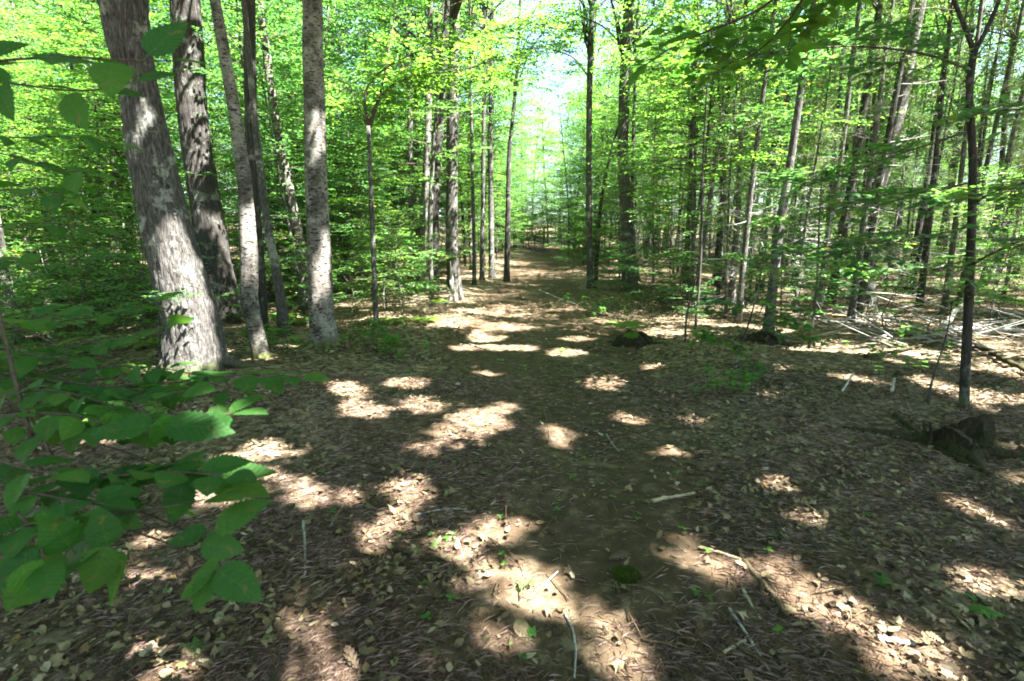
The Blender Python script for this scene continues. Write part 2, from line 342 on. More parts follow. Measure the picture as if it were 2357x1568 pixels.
# ------------------------------------------------------------------ hand-set sun flecks: gaps carved in the crowns so light lands there
FL = [(1080, 980, 88, 45, -10), (1035, 1005, 50, 26, 20), (975, 935, 55, 18, 5), (930, 883, 48, 13, 0), (800, 898, 55, 22, 10), (830, 945, 62, 18, 0),
      (975, 1035, 32, 16, 15), (600, 1042, 95, 20, -5), (640, 1100, 75, 16, 10), (750, 1145, 95, 20, 0), (940, 1130, 58, 28, 0), (870, 1225, 95, 26, -32),
      (1150, 1225, 60, 30, 12), (1200, 1350, 115, 60, 18), (1040, 1265, 42, 16, 15), (1130, 1470, 38, 18, 25), (1395, 1445, 48, 26, 25),
      (1440, 1535, 50, 18, 20), (1280, 1005, 34, 24, 30), (1150, 940, 38, 11, 0), (1380, 883, 55, 18, 0), (1450, 965, 36, 9, 10), (1590, 965, 32, 9, 10),
      (1545, 1040, 38, 10, 5), (1775, 1110, 32, 14, 20), (1620, 1290, 105, 22, 35), (1840, 1375, 115, 42, 28), (1990, 1435, 170, 36, 26), (2110, 1500, 140, 42, 26),
      (2040, 1510, 60, 30, 20), (1800, 1298, 40, 14, 20), (2255, 1345, 115, 32, 20), (2210, 1165, 45, 9, 18), (2295, 1200, 40, 9, 18), (1860, 1195, 45, 10, 22),
      (1780, 845, 42, 8, 0), (1780, 915, 42, 10, 8), (1040, 738, 70, 17, 0), (1160, 752, 75, 11, 0), (1175, 800, 75, 8, 0), (1300, 812, 55, 10, 0),
      (1540, 770, 75, 12, 8), (1270, 690, 65, 8, 0), (1200, 668, 50, 6, 0), (1330, 780, 45, 6, 0), (1090, 715, 60, 6, 0), (1240, 640, 60, 5, 0), (1225, 625, 50, 4, 0),
      (2000, 800, 160, 17, 3), (2210, 826, 150, 19, 7), (2325, 852, 60, 20, 10), (1850, 800, 60, 10, 0), (480, 1145, 95, 20, -5), (330, 1335, 60, 22, 0),
      (350, 1500, 55, 20, -15), (390, 1555, 70, 20, -20), (715, 1470, 30, 40, -30), (730, 1560, 60, 14, -10), (640, 1420, 40, 12, 0), (1120, 860, 30, 6, 0),
      (1070, 800, 45, 6, 0), (2310, 1035, 30, 14, 30), (230, 1010, 70, 14, 0), (340, 1240, 50, 12, -20), (1500, 845, 30, 6, 0), (2330, 1100, 40, 9, 15), (1970, 870, 70, 8, 8)]
FLA = []
for a, b, c, d, e in FL:
    g_ = ground(a, b); q_ = math.hypot(g_[0], g_[1]); FLA.append((a, b, c*0.86+0.07*F/q_, d*0.86+0.075*F*CAMH/q_**2, math.radians(e)))
FLA = np.array(FLA)
def lit_floor(g):
    """g: (N,3) floor points; > 0 where a sun fleck is wanted and the canopy gets carved open."""
    px, py = proj(g); r = np.full(len(g), -1.0)
    for (a, b, c, d, e) in FLA:
        dx, dy = px-a, py-b; u = dx*math.cos(e)+dy*math.sin(e); v = -dx*math.sin(e)+dy*math.cos(e)
        r = np.maximum(r, 1-np.sqrt((u/c)**2+(v/d)**2))
    x, y = g[:, 0], g[:, 1]; return r + 0.16*np.sin(x*9+2*np.sin(y*7))*np.sin(y*8.3+x*3) + 0.12*np.sin(x*21-y*5)*np.sin(y*19+x*6)
def patch_noise(x, y):
    return (np.sin(x*1.3+1.1*np.sin(y*0.7))*np.sin(y*1.1+0.9*np.sin(x*0.9+2)) + 0.7*np.sin(x*2.9+y*1.3+1)*np.sin(y*3.3-x*0.8) + 0.4*np.sin(x*6.1-y*2)*np.sin(y*5.7+x*2.2))
GAPS = []      # points in space (trunk faces) kept clear of crown leaves so the sun reaches them: (x, y, z, r)

def keep_leaf(P):
    """Leaves of the high crowns: carved away where sun flecks and sunlit trunk patches are wanted, closed elsewhere."""
    h = P[:, 2]-0.05; g = P - SUN[None]*(h/SUN[2])[:, None]; g[:, 2] = hgt(g[:, 0], g[:, 1])
    g2 = P - SUN[None]*((P[:, 2]-g[:, 2])/SUN[2])[:, None]
    k = np.ones(len(P), bool)
    near = (g2[:, 1] > 0.3) & (g2[:, 1] < 22) & (np.abs(g2[:, 0]) < 14)
    f = lit_floor(g2); k &= ~(near & (f > 0))
    far = (g2[:, 1] > 8.5) | (np.abs(g2[:, 0]-xc(g2[:, 1])) > 4.2)
    far &= ~((g2[:, 0] > -9.5) & (g2[:, 0] < -0.8) & (g2[:, 1] > 4.2) & (g2[:, 1] < 10.5))
    k &= ~(far & (patch_noise(g2[:, 0], g2[:, 1]) > np.where(np.abs(g2[:, 0]-xc(g2[:, 1])) > 3.2, np.where(g2[:, 1] > 9.5, np.where(g2[:, 0] > 0, 0.05, -0.30), 0.0), np.where(g2[:, 1] > 12, 0.05, 0.28))))
    for (x, y, z, r) in GAPS:
        d = P-np.array([x, y, z]); t = d@SUN; q = d - t[:, None]*SUN[None]
        k &= ~((t > 0) & ((q*q).sum(1) < r*r) & (np.sin(q[:, 0]*17+z*5)*np.sin(q[:, 2]*13+q[:, 1]*9+z*3) < 0.55))
    return k

# ------------------------------------------------------------------ hero trees, placed from where their foot meets the floor
TREES = []     # (root, top point, trunk point list)
def smooth_path(P, n):
    P = np.asarray(P, float); s = np.r_[0, np.cumsum(np.linalg.norm(np.diff(P, axis=0), axis=1))]
    t = np.linspace(0, s[-1], n); Qp = np.stack([np.interp(t, s, P[:, i]) for i in range(3)], 1)
    for _ in range(3): Qp[1:-1] = 0.25*Qp[:-2]+0.5*Qp[1:-1]+0.25*Qp[2:]
    return Qp
def trunk_mesh(P, R, sides, flare=0.5, lump=0.05, seed=0, zh=0.28):
    rg = np.random.default_rng(seed); ph = rg.uniform(0, 6.28, 6); n = len(P)
    z = P[:, 2]-P[0, 2]
    R = R*(1+flare*np.exp(-np.maximum(z, 0)/zh))
    kk = rg.integers(3, 6)
    def lob(i, th):
        zz = z[i][:, None]; t = th[None]
        return (1 + lump*np.sin(2*t+ph[0]+zz*0.9)*np.sin(zz*1.7+ph[1]) + lump*0.6*np.sin(3*t+ph[2]-zz*2.1) + lump*0.4*np.sin(5*t+zz*6+ph[3])
                + flare*0.45*np.exp(-np.maximum(zz, 0)/(zh*0.9))*np.sin(kk*t+ph[4]))
    b = MB(); b.add(*tube(P, R, sides, True, lob)); return b
def lattice(th, z, kt, kz, seed):
    rg = np.random.default_rng(seed); G = rg.uniform(-1, 1, (kt, 4096)); u = (th % (2*math.pi))/(2*math.pi)*kt; v = z*kz+50
    i = np.floor(u).astype(int); j = np.floor(v).astype(int); a = u-i; b = v-j; a = a*a*(3-2*a); b = b*b*(3-2*b)
    g = lambda p, q: G[p % kt, q % 4096]
    return (g(i, j)*(1-a)+g(i+1, j)*a)*(1-b)+(g(i, j+1)*(1-a)+g(i+1, j+1)*a)*b
def furrowed(P, R, sides, seed, amp, kt, kz, flare, zh, nbut):
    z = P[:, 2]-P[0, 2]; th = np.arange(sides)*2*math.pi/sides; Z, TH = np.meshgrid(z, th, indexing='ij')
    w = TH + 0.10*lattice(TH, Z, 9, 3.0, seed+5)
    r = np.abs(lattice(w, Z, kt, kz, seed)); r2 = np.abs(lattice(w, Z, int(kt*1.8), kz*1.7, seed+1)); rid = np.minimum(1, r*2.2)*0.7+np.minimum(1, r2*2.2)*0.3
    d = amp*(rid-0.6) + 0.045*R[:, None]*lattice(TH, Z, 5, 1.2, seed+2)*1.6 + 0.05*R[:, None]*lattice(TH, Z, 3, 0.5, seed+3)
    e = np.exp(-np.maximum(Z, 0)/zh); but = np.maximum(0, np.sin(nbut*TH*0.5+seed))**2*np.sign(1)+0.5*lattice(TH, Z*0, 7, 1, seed+4)
    d = d + R[:, None]*flare*e*(0.45+0.9*but)
    b = MB(); n = len(P)
    b.add(*tube(P, R, sides, True, lambda i, t: 1+d/np.maximum(R[:, None], 1e-3))); return b
def limb_path(p0, p1, rg, n=7, sag=0.12):
    t = np.linspace(0, 1, n)[:, None]; L_ = np.linalg.norm(p1-p0)
    P = p0*(1-t)+p1*t + np.array([0, 0, 1])*sag*L_*np.sin(t*math.pi)
    P[1:-1] += rg.normal(0, 0.03*L_, (n-2, 3)); return P
def hero_tree(name, label, pts, mat, H=14, cat='tree', group=None, flare=0.5, sides=20, seed=1, lump=0.05, base=None, zh=0.28, burl=None, topr=0.45, furrow=None):
    """pts: [(px,py,width_px)...] from the foot upwards, in picture pixels, all in the plane of the tree's foot."""
    g = ground(pts[0][0], pts[0][1]); Yd = g[1]
    P, R = [], []
    for (px, py, w) in pts:
        p = at_y(px, py, Yd); ax = p[1]*cp - (p[2]-CAMH)*sp
        P.append(p); R.append(w*ax/F/2*math.cos(math.atan2(abs(p[0]), p[1])))
    P[0][2] = g[2]-0.12
    d = nrm(P[-1]-P[-2]); d = nrm(d*np.array([0.6, 0.6, 1]))
    zt = P[-1][2]
    while zt < H-2:
        P.append(P[-1]+d*2.0); R.append(R[-1]*0.86); d = nrm(d+np.array([0, 0, 0.15])); zt = P[-1][2]
    P.append(P[-1]+d*2.0); R.append(R[-1]*topr)
    P = np.array(P); R = np.array(R)
    s = np.r_[0, np.cumsum(np.linalg.norm(np.diff(P, axis=0), axis=1))]
    n = int(max(24, s[-1]*(26 if furrow else 4))); Ps = smooth_path(P, n); Rs = np.interp(np.linspace(0, s[-1], n), s, R)
    root = thing(name, label, cat, (g[0], g[1], g[2]), group)
    loc = Ps - g
    if burl is not None:
        zb, am, wd = burl; Rs = Rs*(1+am*np.exp(-((loc[:, 2]-zb)/wd)**2))
    b = furrowed(loc, Rs, furrow[0], seed, furrow[1], furrow[2], furrow[3], flare, zh, 9) if furrow else trunk_mesh(loc, Rs, sides, flare, lump, seed, zh)
    obj('trunk', b.mesh('trunk', True), M[mat], root)
    TREES.append((root, Ps, Rs, mat)); return root, Ps, Rs

hero = {}
def H_(key, *a, **k): hero[key] = hero_tree(*a, **k)
H_('T1', 'maple_tree', 'thick leaning grey maple, sunlit down its face, nearest trunk left of the trail',
   [(458, 852, 160), (445, 760, 142), (425, 680, 132), (405, 600, 122), (355, 400, 104), (318, 200, 92), (296, 90, 98), (283, 0, 96)], 'bark_maple', 15, flare=0.22, sides=40, seed=3, lump=0.04, zh=0.35, burl=(4.15, 0.13, 0.28), furrow=(150, 0.026, 32, 4.5))
H_('T2', 'maple_tree', 'dark furrowed straight trunk standing close behind the thick leaning grey maple',
   [(522, 742, 92), (500, 640, 82), (478, 500, 76), (452, 350, 74), (438, 200, 71), (426, 0, 72)], 'bark_dark', 15, flare=0.2, sides=28, seed=5, furrow=(110, 0.018, 30, 3.2))
H_('T3', 'birch_tree', 'slim pale birch with a bent foot, right of the thick leaning maple',
   [(606, 825, 40), (588, 760, 40), (572, 690, 42), (574, 600, 42), (563, 420, 33), (540, 260, 31), (513, 100, 27), (495, 0, 25)], 'bark_birch', 12, flare=0.25, sides=18, seed=8, lump=0.06, zh=0.15, furrow=(60, 0.005, 12, 7.0))
H_('T4', 'hardwood_tree', 'dark narrow trunk directly behind the slim bent birch',
   [(600, 765, 34), (594, 600, 31), (581, 400, 30), (576, 200, 30), (573, 0, 29)], 'bark_dark', 14, flare=0.2, sides=14, seed=9, furrow=(48, 0.008, 16, 4.0))
H_('T5', 'hardwood_tree', 'thin mottled trunk leaning left with sunlit patches, left beside the speckled birch',
   [(704, 712, 27), (692, 560, 24), (676, 490, 24), (654, 368, 22), (634, 280, 21), (602, 40, 19)], 'bark_birch', 13, flare=0.3, sides=14, seed=10)
H_('T5b', 'hardwood_tree', 'thin pale trunk with a split foot between the slim birch and the speckled birch',
   [(656, 772, 30), (643, 657, 24), (613, 506, 18), (592, 330, 16), (575, 150, 14)], 'bark_grey', 12, flare=0.3, sides=12, seed=12)
H_('T6', 'birch_tree', 'upright speckled pale birch with a mossy flared foot, left of the trail',
   [(745, 797, 60), (738, 700, 57), (735, 600, 55), (727, 400, 52), (722, 200, 49), (718, 0, 45)], 'bark_birch', 15, flare=0.6, sides=26, seed=13, lump=0.04, zh=0.16, furrow=(80, 0.006, 14, 7.0))
H_('T8', 'hardwood_tree', 'straight dark ridged trunk above the splintered stub at the left trail edge',
   [(1046, 668, 32), (1040, 560, 28), (1040, 400, 27), (1043, 200, 26), (1047, 0, 23)], 'bark_grey', 15, flare=0.3, sides=18, seed=15)
H_('T9', 'hardwood_tree', 'curving dark trunk just left of the straight ridged trunk beside the trail',
   [(1000, 655, 22), (1000, 470, 20), (1015, 250, 18), (1027, 100, 17), (1030, 0, 16)], 'bark_dark', 15, sides=14, seed=16)
H_('T10', 'birch_tree', 'pale sunlit trunk left of the curving dark trunk',
   [(968, 662, 20), (976, 500, 17), (984, 330, 16), (988, 150, 15), (992, 0, 13)], 'bark_birch', 14, sides=12, seed=17)
H_('T10b', 'hardwood_tree', 'slender pale trunk in the left woods midway between speckled birch and trail',
   [(945, 650, 15), (947, 480, 14), (945, 300, 13), (940, 120, 12)], 'bark_grey', 13, sides=10, seed=18)
H_('T11', 'hardwood_tree', 'straight slim trunk beyond the splintered stub, right one of a close pair',
   [(1132, 640, 14), (1130, 480, 12), (1129, 300, 11), (1131, 100, 10)], 'bark_grey', 14, sides=10, seed=19)
H_('T12', 'hardwood_tree', 'straight slim trunk beyond the splintered stub, left one of a close pair',
   [(1109, 645, 11), (1111, 480, 9), (1113, 300, 9), (1116, 100, 8)], 'bark_grey', 14, sides=10, seed=20)
H_('T12b', 'hardwood_tree', 'thin wavy trunk between the straight ridged trunk and the close pair of slim trunks',
   [(1092, 655, 9), (1090, 500, 8), (1086, 350, 8), (1084, 200, 7)], 'bark_grey', 13, sides=8, seed=21)
H_('T13', 'hardwood_tree', 'dark trunk forking twice beside the left edge of the far trail',
   [(1166, 648, 13), (1170, 456, 12), (1172, 340, 10), (1183, 250, 9), (1190, 160, 7)], 'bark_dark', 11, sides=12, seed=22)
H_('T14', 'hardwood_tree', 'slim grey trunk on the right trail edge, left of the thicker straight trunk',
   [(1361, 664, 17), (1355, 520, 15), (1356, 245, 14), (1361, 35, 12)], 'bark_grey', 14, sides=12, seed=23)
H_('T15', 'hardwood_tree', 'thin dark stem leaning right between two straight trunks on the right trail edge',
   [(1371, 645, 9), (1378, 508, 8), (1390, 421, 8), (1411, 333, 7), (1440, 240, 5)], 'bark_dark', 9, sides=8, seed=24)
H_('T16', 'hardwood_tree', 'straight grey-brown trunk, thickest on the right trail edge',
   [(1455, 668, 31), (1441, 500, 28), (1433, 350, 26), (1437, 200, 25), (1447, 0, 22)], 'bark_grey', 15, flare=0.25, sides=18, seed=25)
H_('T17', 'hardwood_tree', 'thin dark trunk right behind the thickest trunk of the right trail edge',
   [(1468, 645, 11), (1456, 480, 10), (1458, 300, 9), (1464, 150, 7)], 'bark_dark', 12, sides=8, seed=26)
H_('R1', 'pole_tree', 'slim grey pole tree with pale foot, second large trunk right of the thickest trailside trunk',
   [(1578, 650, 15), (1586, 520, 14), (1592, 350, 13), (1597, 210, 12), (1602, 40, 10)], 'bark_pole', 13, sides=12, seed=30)
H_('R2', 'pole_tree', 'dark pole tree with dead twigs, left of the trunk with a white lower side',
   [(1646, 656, 18), (1660, 520, 14), (1673, 263, 12), (1680, 60, 10)], 'bark_dark', 13, sides=12, seed=31)
H_('R3', 'pole_tree', 'slim trunk with a white lower side in the right woods',
   [(1683, 704, 17), (1698, 500, 14), (1706, 333, 12), (1711, 175, 11), (1716, 20, 9)], 'bark_grey', 13, sides=12, seed=32)
H_('R4', 'hardwood_tree', 'smooth grey trunk leaning right above the dark root mound in the right woods',
   [(1766, 776, 26), (1777, 680, 24), (1790, 540, 23), (1816, 403, 20), (1833, 281, 18), (1849, 158, 16), (1868, 40, 14)], 'bark_grey', 12, sides=16, seed=33)
H_('R6', 'hardwood_tree', 'narrow trunk leaning right, left neighbour of the paired dark trunks in the right woods',
   [(1887, 712, 16), (1905, 540, 14), (1943, 316, 12), (1957, 175, 12), (1975, 40, 11)], 'bark_grey', 13, sides=12, seed=34)
H_('R7', 'hardwood_tree', 'bent dark trunk forking near the top, just left of the thickest right-hand trunk',
   [(1911, 698, 24), (1938, 540, 22), (1960, 421, 20), (1975, 333, 19), (1993, 217, 18), (2010, 105, 16), (2024, 10, 12)], 'bark_dark', 13, sides=14, seed=35)
H_('R8', 'hardwood_tree', 'thickest brown trunk of the right woods, leaning right, brush at its foot',
   [(1992, 706, 44), (1992, 600, 41), (1998, 500, 39), (2048, 351, 32), (2080, 210, 30), (2101, 88, 28), (2122, 0, 26)], 'bark_grey', 15, sides=20, seed=36)
H_('R9', 'pole_tree', 'thin dark pole directly behind the thickest right-hand trunk',
   [(1985, 655, 12), (2003, 403, 11), (2038, 175, 10), (2048, 18, 9)], 'bark_dark', 13, sides=8, seed=37)
H_('R10', 'pole_tree', 'dark leaning trunk with a sunlit right side, right neighbour of the thickest right-hand trunk',
   [(2090, 670, 18), (2115, 526, 16), (2136, 403, 14), (2153, 281, 13), (2167, 190, 12), (2192, 18, 11)], 'bark_dark', 13, sides=12, seed=38)
H_('R12', 'pole_tree', 'brown pole close behind the near forked sapling on the right',
   [(2172, 722, 17), (2196, 543, 15), (2215, 380, 13), (2235, 200, 11)], 'bark_pole', 12, sides=10, seed=39)
H_('R13', 'pole_tree', 'dark pole near the right picture edge, right of the near forked sapling',
   [(2280, 650, 16), (2300, 450, 15), (2318, 210, 13), (2336, 50, 11)], 'bark_dark', 13, sides=10, seed=40)
H_('R14', 'pole_tree', 'thin leaning pole right of the near forked sapling, left of the edge pole',
   [(2236, 685, 9), (2255, 316, 8), (2273, 210, 8), (2301, 100, 7)], 'bark_dark', 11, sides=8, seed=41)
H_('L1', 'hardwood_tree', 'grey sunlit trunk cut by the left picture edge',
   [(28, 790, 62), (15, 690, 50), (-10, 560, 46), (-40, 400, 44)], 'bark_grey', 13, flare=0.3, sides=16, seed=42)
H_('L2', 'hardwood_tree', 'thin dark trunk leaning left, left of the thick leaning maple',
   [(272, 695, 14), (250, 600, 13), (225, 520, 12), (200, 400, 11), (180, 260, 10)], 'bark_dark', 12, sides=8, seed=43)
H_('L3', 'hardwood_tree', 'grey trunk glimpsed between the thin dark leaner and the thick leaning maple',
   [(300, 690, 17), (288, 600, 16), (270, 480, 15), (250, 300, 14)], 'bark_grey', 12, sides=8, seed=44)

def add_roots(key, n, L_, r, mat, seed):
    root, P, R = hero[key]; g = np.array(root.location); rg = np.random.default_rng(seed)
    for k in range(n):
        a = k*6.283/n+rg.uniform(-0.4, 0.4); LL = L_*rg.uniform(0.6, 1.2); t = np.linspace(0, 1, 9); R0 = R[0]*0.75
        d = R0+t*LL; a_ = a+0.5*rg.normal()*t; Q_ = np.stack([d*np.cos(a_), d*np.sin(a_), np.zeros(9)], 1)
        Q_[:, 2] = hgt(g[0]+Q_[:, 0], g[1]+Q_[:, 1])-g[2] + (1-t)**2*r*1.6 - t*r*0.5
        b = MB(); b.add(*tube(Q_, np.linspace(r, r*0.3, 9), 8)); obj('root', b.mesh('root', True), M[mat], root)
add_roots('T1', 7, 0.55, 0.07, 'bark_maple', 1); add_roots('T6', 6, 0.40, 0.05, 'bark_birch', 2); add_roots('T2', 5, 0.4, 0.06, 'bark_dark', 3); add_roots('T3', 4, 0.25, 0.03, 'bark_birch', 4)
add_roots('T8', 5, 0.4, 0.05, 'bark_grey', 5); add_roots('T16', 5, 0.4, 0.05, 'bark_grey', 6); add_roots('R8', 5, 0.45, 0.06, 'bark_grey', 7); add_roots('R4', 5, 0.4, 0.05, 'bark_grey', 8)

# unseen trees, added right of and behind the viewpoint to shade the near trail
SHADE = [(4.6, -2.6), (8.2, 0.6), (10.8, 4.4), (6.2, -6.5), (13.0, 8.5), (1.2, -5.5), (12.0, -2.5), (-4.2, -2.2), (14.5, 4.0), (-6.5, 1.0)]
for i, (x, y) in enumerate(SHADE):
    rg = np.random.default_rng(100+i); z0 = float(hgt(x, y)); n = 30
    t = np.linspace(0, 1, n); P = np.stack([x+t*rg.normal(0, 0.5)+0.1*np.sin(t*5+i), y+t*rg.normal(0, 0.5)+0.1*np.cos(t*4+i), z0-0.1+t*14.5], 1)
    R = 0.19*(1-0.75*t)
    root = thing('shade_tree', 'unseen tall leafy tree beside and behind the viewpoint, added to shade the near trail', 'tree', (x, y, z0), 'trees around the viewpoint')
    obj('trunk', trunk_mesh(P-np.array([x, y, z0]), R, 14, 0.4, 0.05, 200+i).mesh('trunk', True), M['bark_grey'], root)
    TREES.append((root, P, R, 'bark_grey'))

# crowns carved open so the sun reaches these trunk faces
def gap_on(key, zs, r):
    root, P, R = hero[key]
    for z, rr in zip(zs, r):
        i = int(np.argmin(np.abs(P[:, 2]-z))); GAPS.append((P[i, 0]+0.1, P[i, 1]-R[i]*0.8, z, rr))
gap_on('T1', [0.25, 0.55, 0.9, 1.25, 1.55, 2.75, 3.05, 4.7, 5.0], [0.31, 0.31, 0.33, 0.30, 0.22, 0.16, 0.14, 0.26, 0.26])
gap_on('T3', [0.25, 1.6, 2.0], [0.2, 0.25, 0.25]); gap_on('T6', [1.1, 1.5, 3.1], [0.18, 0.2, 0.2])
gap_on('T8', [0.3, 4.0, 6.0], [0.4, 0.4, 0.5]); gap_on('T10', [1, 2, 4, 6], [0.5]*4); gap_on('T16', [0.5, 1.0, 4.0], [0.3, 0.35, 0.3])
gap_on('R4', [1.6, 2.0, 3.0], [0.25, 0.25, 0.25]); gap_on('R3', [0.8, 1.4, 1.9], [0.25]*3); gap_on('R8', [2.4, 0.3], [0.3, 0.3])
gap_on('L1', [0.8, 1.2], [0.35, 0.35]); gap_on('T5', [2.6, 3.2], [0.3, 0.3]); gap_on('R10', [1.2, 1.8], [0.3, 0.3])

# ------------------------------------------------------------------ the high canopy: leaf clumps set sunward to shade the floor, hung on the nearest tree
def high_canopy():
    rg = np.random.default_rng(77); cl = []
    def region(x0, x1, y0, y1, dens, hlo, hhi):
        d = 1/math.sqrt(dens); ax_, ay_ = np.meshgrid(np.arange(x0, x1, d), np.arange(y0, y1, d)); n = ax_.size
        g = np.stack([ax_.ravel()+rg.uniform(0, d, n), ay_.ravel()+rg.uniform(0, d, n), np.zeros(n)], 1)
        h = rg.uniform(hlo, hhi, n); return g + SUN[None]*(h/SUN[2])[:, None]
    cl.append(region(-6.5, 7.5, -0.5, 9, 46, 7.5, 14.0))        # over the near floor
    cl.append(region(-12, 14, 9, 20, 13, 8.5, 14.5))
    cl.append(region(-13, -6.5, 1, 12, 24, 7.5, 13)); cl.append(region(7.5, 14, 1, 9, 13, 8, 13)); cl.append(region(-14, 16, 20, 30, 6, 9, 14.5))
    c = np.concatenate(cl)
    # keep crowns off the field of view's lower air: nothing below 7 m
    tops = np.array([[np.interp(z, t[1][:, 2], t[1][:, 0]) for z in (10,)] + [np.interp(z, t[1][:, 2], t[1][:, 1]) for z in (10,)] for t in TREES])
    own = np.argmin((c[:, None, 0]-tops[None, :, 0])**2 + (c[:, None, 1]-tops[None, :, 1])**2, 1)
    for ti, (root, P, R, mat) in enumerate(TREES):
        cc = c[own == ti]
        if len(cc) == 0: continue
        loc = np.array(root.location); k = 34; N = len(cc)*k
        u = rg.normal(0, 1, (N, 3))*np.array([0.36, 0.36, 0.10]); cen = np.repeat(cc, k, 0) + u
        ok = keep_leaf(cen); cen = cen[ok]; N = len(cen)
        if N:
            az = rg.uniform(0, 6.28, N); ax = np.stack([np.cos(az), np.sin(az), rg.normal(-0.15, 0.2, N)], 1)
            nn = nrm(np.stack([rg.normal(0, 0.35, N), rg.normal(0, 0.35, N), np.ones(N)], 1)); l = rg.uniform(0.09, 0.15, N)
            b = MB(); b.add(*leaf_geo(cen-loc, ax, nn, l, l*0.72)); obj('crown', b.mesh('crown'), M['canopy'], root)
        b = MB(); sel = cc[rg.permutation(len(cc))[:min(len(cc), 26)]]
        for q in sel:
            z0 = max(5.5, q[2]-rg.uniform(0.8, 2.5)); i = int(np.argmin(np.abs(P[:, 2]-z0)))
            d = np.linalg.norm(q-P[i])
            b.add(*tube(limb_path(P[i], q, rg)-loc, np.linspace(min(R[i]*0.5, 0.012*d+0.015), 0.006, 7), 5))
        obj('limb_framework', b.mesh('limb_framework', True), M['twig'] if mat != 'bark_birch' else M['bark_grey'], root)
high_canopy()

# ------------------------------------------------------------------ understory: saplings with flat layered sprays
def spray(o, az, L_, rise, rg, leaf=0.085, droop=0.18, ntw=9, fine=False):
    """One horizontal branch with side twigs: leaf arrays and twig tubes."""
    n = 9; t = np.linspace(0, 1, n); d = np.array([math.cos(az), math.sin(az), 0]); s = np.array([-d[1], d[0], 0])
    wig = np.cumsum(rg.normal(0, 0.03, n))*L_
    P = o[None] + d[None]*(t*L_)[:, None] + s[None]*wig[:, None] + np.array([0, 0, 1])[None]*((rise*t - droop*t*t)*L_)[:, None]
    tubes = [(P, np.linspace(0.0045*L_+0.003, 0.0025, n))]; cs, as_, ns, ls = [], [], [], []
    for k in range(ntw+1):
        tk = 0.22+0.78*(k+0.5)/ntw if k < ntw else 1.0
        if k == ntw: b0 = P[-2]; dd = nrm(P[-1]-P[-2]); tl = L_*0.16
        else:
            i = tk*(n-1); i0 = min(int(i), n-2); b0 = P[i0]+(P[i0+1]-P[i0])*(i-i0)
            side = 1 if k % 2 else -1; an = side*rg.uniform(0.6, 1.05)
            dd = nrm(d*math.cos(an)+s*math.sin(an)+np.array([0, 0, rg.normal(0.03, 0.10)]))
            tl = L_*(0.18+0.42*(1-tk))*rg.uniform(0.7, 1.15)
        m = max(3, int(tl/(leaf*0.55))); e = b0+dd*tl - np.array([0, 0, 0.06*tl])
        tubes.append((np.stack([b0, (b0+e)/2+np.array([0, 0, 0.02*tl]), e]), np.array([0.003, 0.0022, 0.0015])))
        u = np.linspace(0.12, 1, m)[:, None]; pp = b0*(1-u)+e*u; ss = nrm(np.cross(np.array([0, 0, 1.0]), dd))
        sgn = np.where(np.arange(m) % 2, 1.0, -1.0)[:, None]
        aa = nrm(dd[None]*0.75 + ss[None]*sgn*rg.uniform(0.5, 1.0, (m, 1)) + rg.normal(0, 0.16, (m, 3)))
        nn = nrm(np.array([0, 0, 1.0])[None] + rg.normal(0, 0.22, (m, 3)))
        cs.append(pp); as_.append(aa); ns.append(nn); ls.append(leaf*rg.uniform(0.7, 1.2, m))
    return (np.concatenate(cs), np.concatenate(as_), np.concatenate(ns), np.concatenate(ls)), tubes
def sapling_parts(H, z0, nbr, blen, leaf, seed, fine=False, lean=0.3, trunk_r=0.03, asp=0.6):
    rg = np.random.default_rng(seed); n = 14; t = np.linspace(0, 1, n)
    P = np.stack([lean*rg.normal(0, 1)*t**1.5+0.05*np.sin(t*7+seed), lean*rg.normal(0, 1)*t**1.5+0.05*np.cos(t*6+seed), -0.05+t*H], 1)
    st = MB(); st.add(*tube(P, trunk_r*(1-0.85*t)+0.003, 8))
    lb, bb = MB(), MB()
    for k in range(nbr):
        z = z0+(H-z0)*((k+0.5)/nbr)**0.95; f = (z-z0)/(H-z0)
        o = np.array([np.interp(z, P[:, 2], P[:, i]) for i in range(3)])
        L_ = blen*(0.35+0.75*math.sin(math.pi*(0.22+0.70*f))**0.8)*rg.uniform(0.55, 1.25)
        (c, a_, n_, l), tb = spray(o, k*2.4+rg.uniform(-0.5, 0.5), L_, rg.uniform(0.0, 0.35)+0.55*f, rg, leaf, rg.uniform(0.1, 0.35), int(rg.integers(10, 15)))
        lb.add(*leaf_geo(c, a_, n_, l, l*asp, fine))
        for (p, r) in tb: bb.add(*tube(p, r, 3, False))
    return st, bb, lb
def make_sapling(name, label, cat, H, z0, nbr, blen, leaf, seed, group, mat='under', stem='bark_grey', **k):
    st, bb, lb = sapling_parts(H, z0, nbr, blen, leaf, seed, **k)
    r = thing(name, label, cat, (0, 0, -500), group)
    obj('stem', st.mesh('stem', True), M[stem], r); obj('branchwork', bb.mesh('branchwork'), M['twig'], r)
    obj('foliage', lb.mesh('foliage'), M[mat], r); return r
protos = []
def proto(*a, **k): r = make_sapling(*a, **k); protos.append(r); return r
US = [proto('understory_tree', 'x', 'tree', H, z0, nb, bl, 0.10, 300+i, 'x', trunk_r=tr, lean=0.5) for i, (H, z0, nb, bl, tr) in enumerate(
      [(5.5, 0.8, 42, 1.8, 0.03), (7.0, 1.2, 50, 2.0, 0.04), (4.2, 0.5, 36, 1.6, 0.022), (8.5, 1.8, 54, 2.2, 0.05), (6.2, 1.0, 44, 2.1, 0.035), (10.5, 3.0, 56, 2.6, 0.06)])]
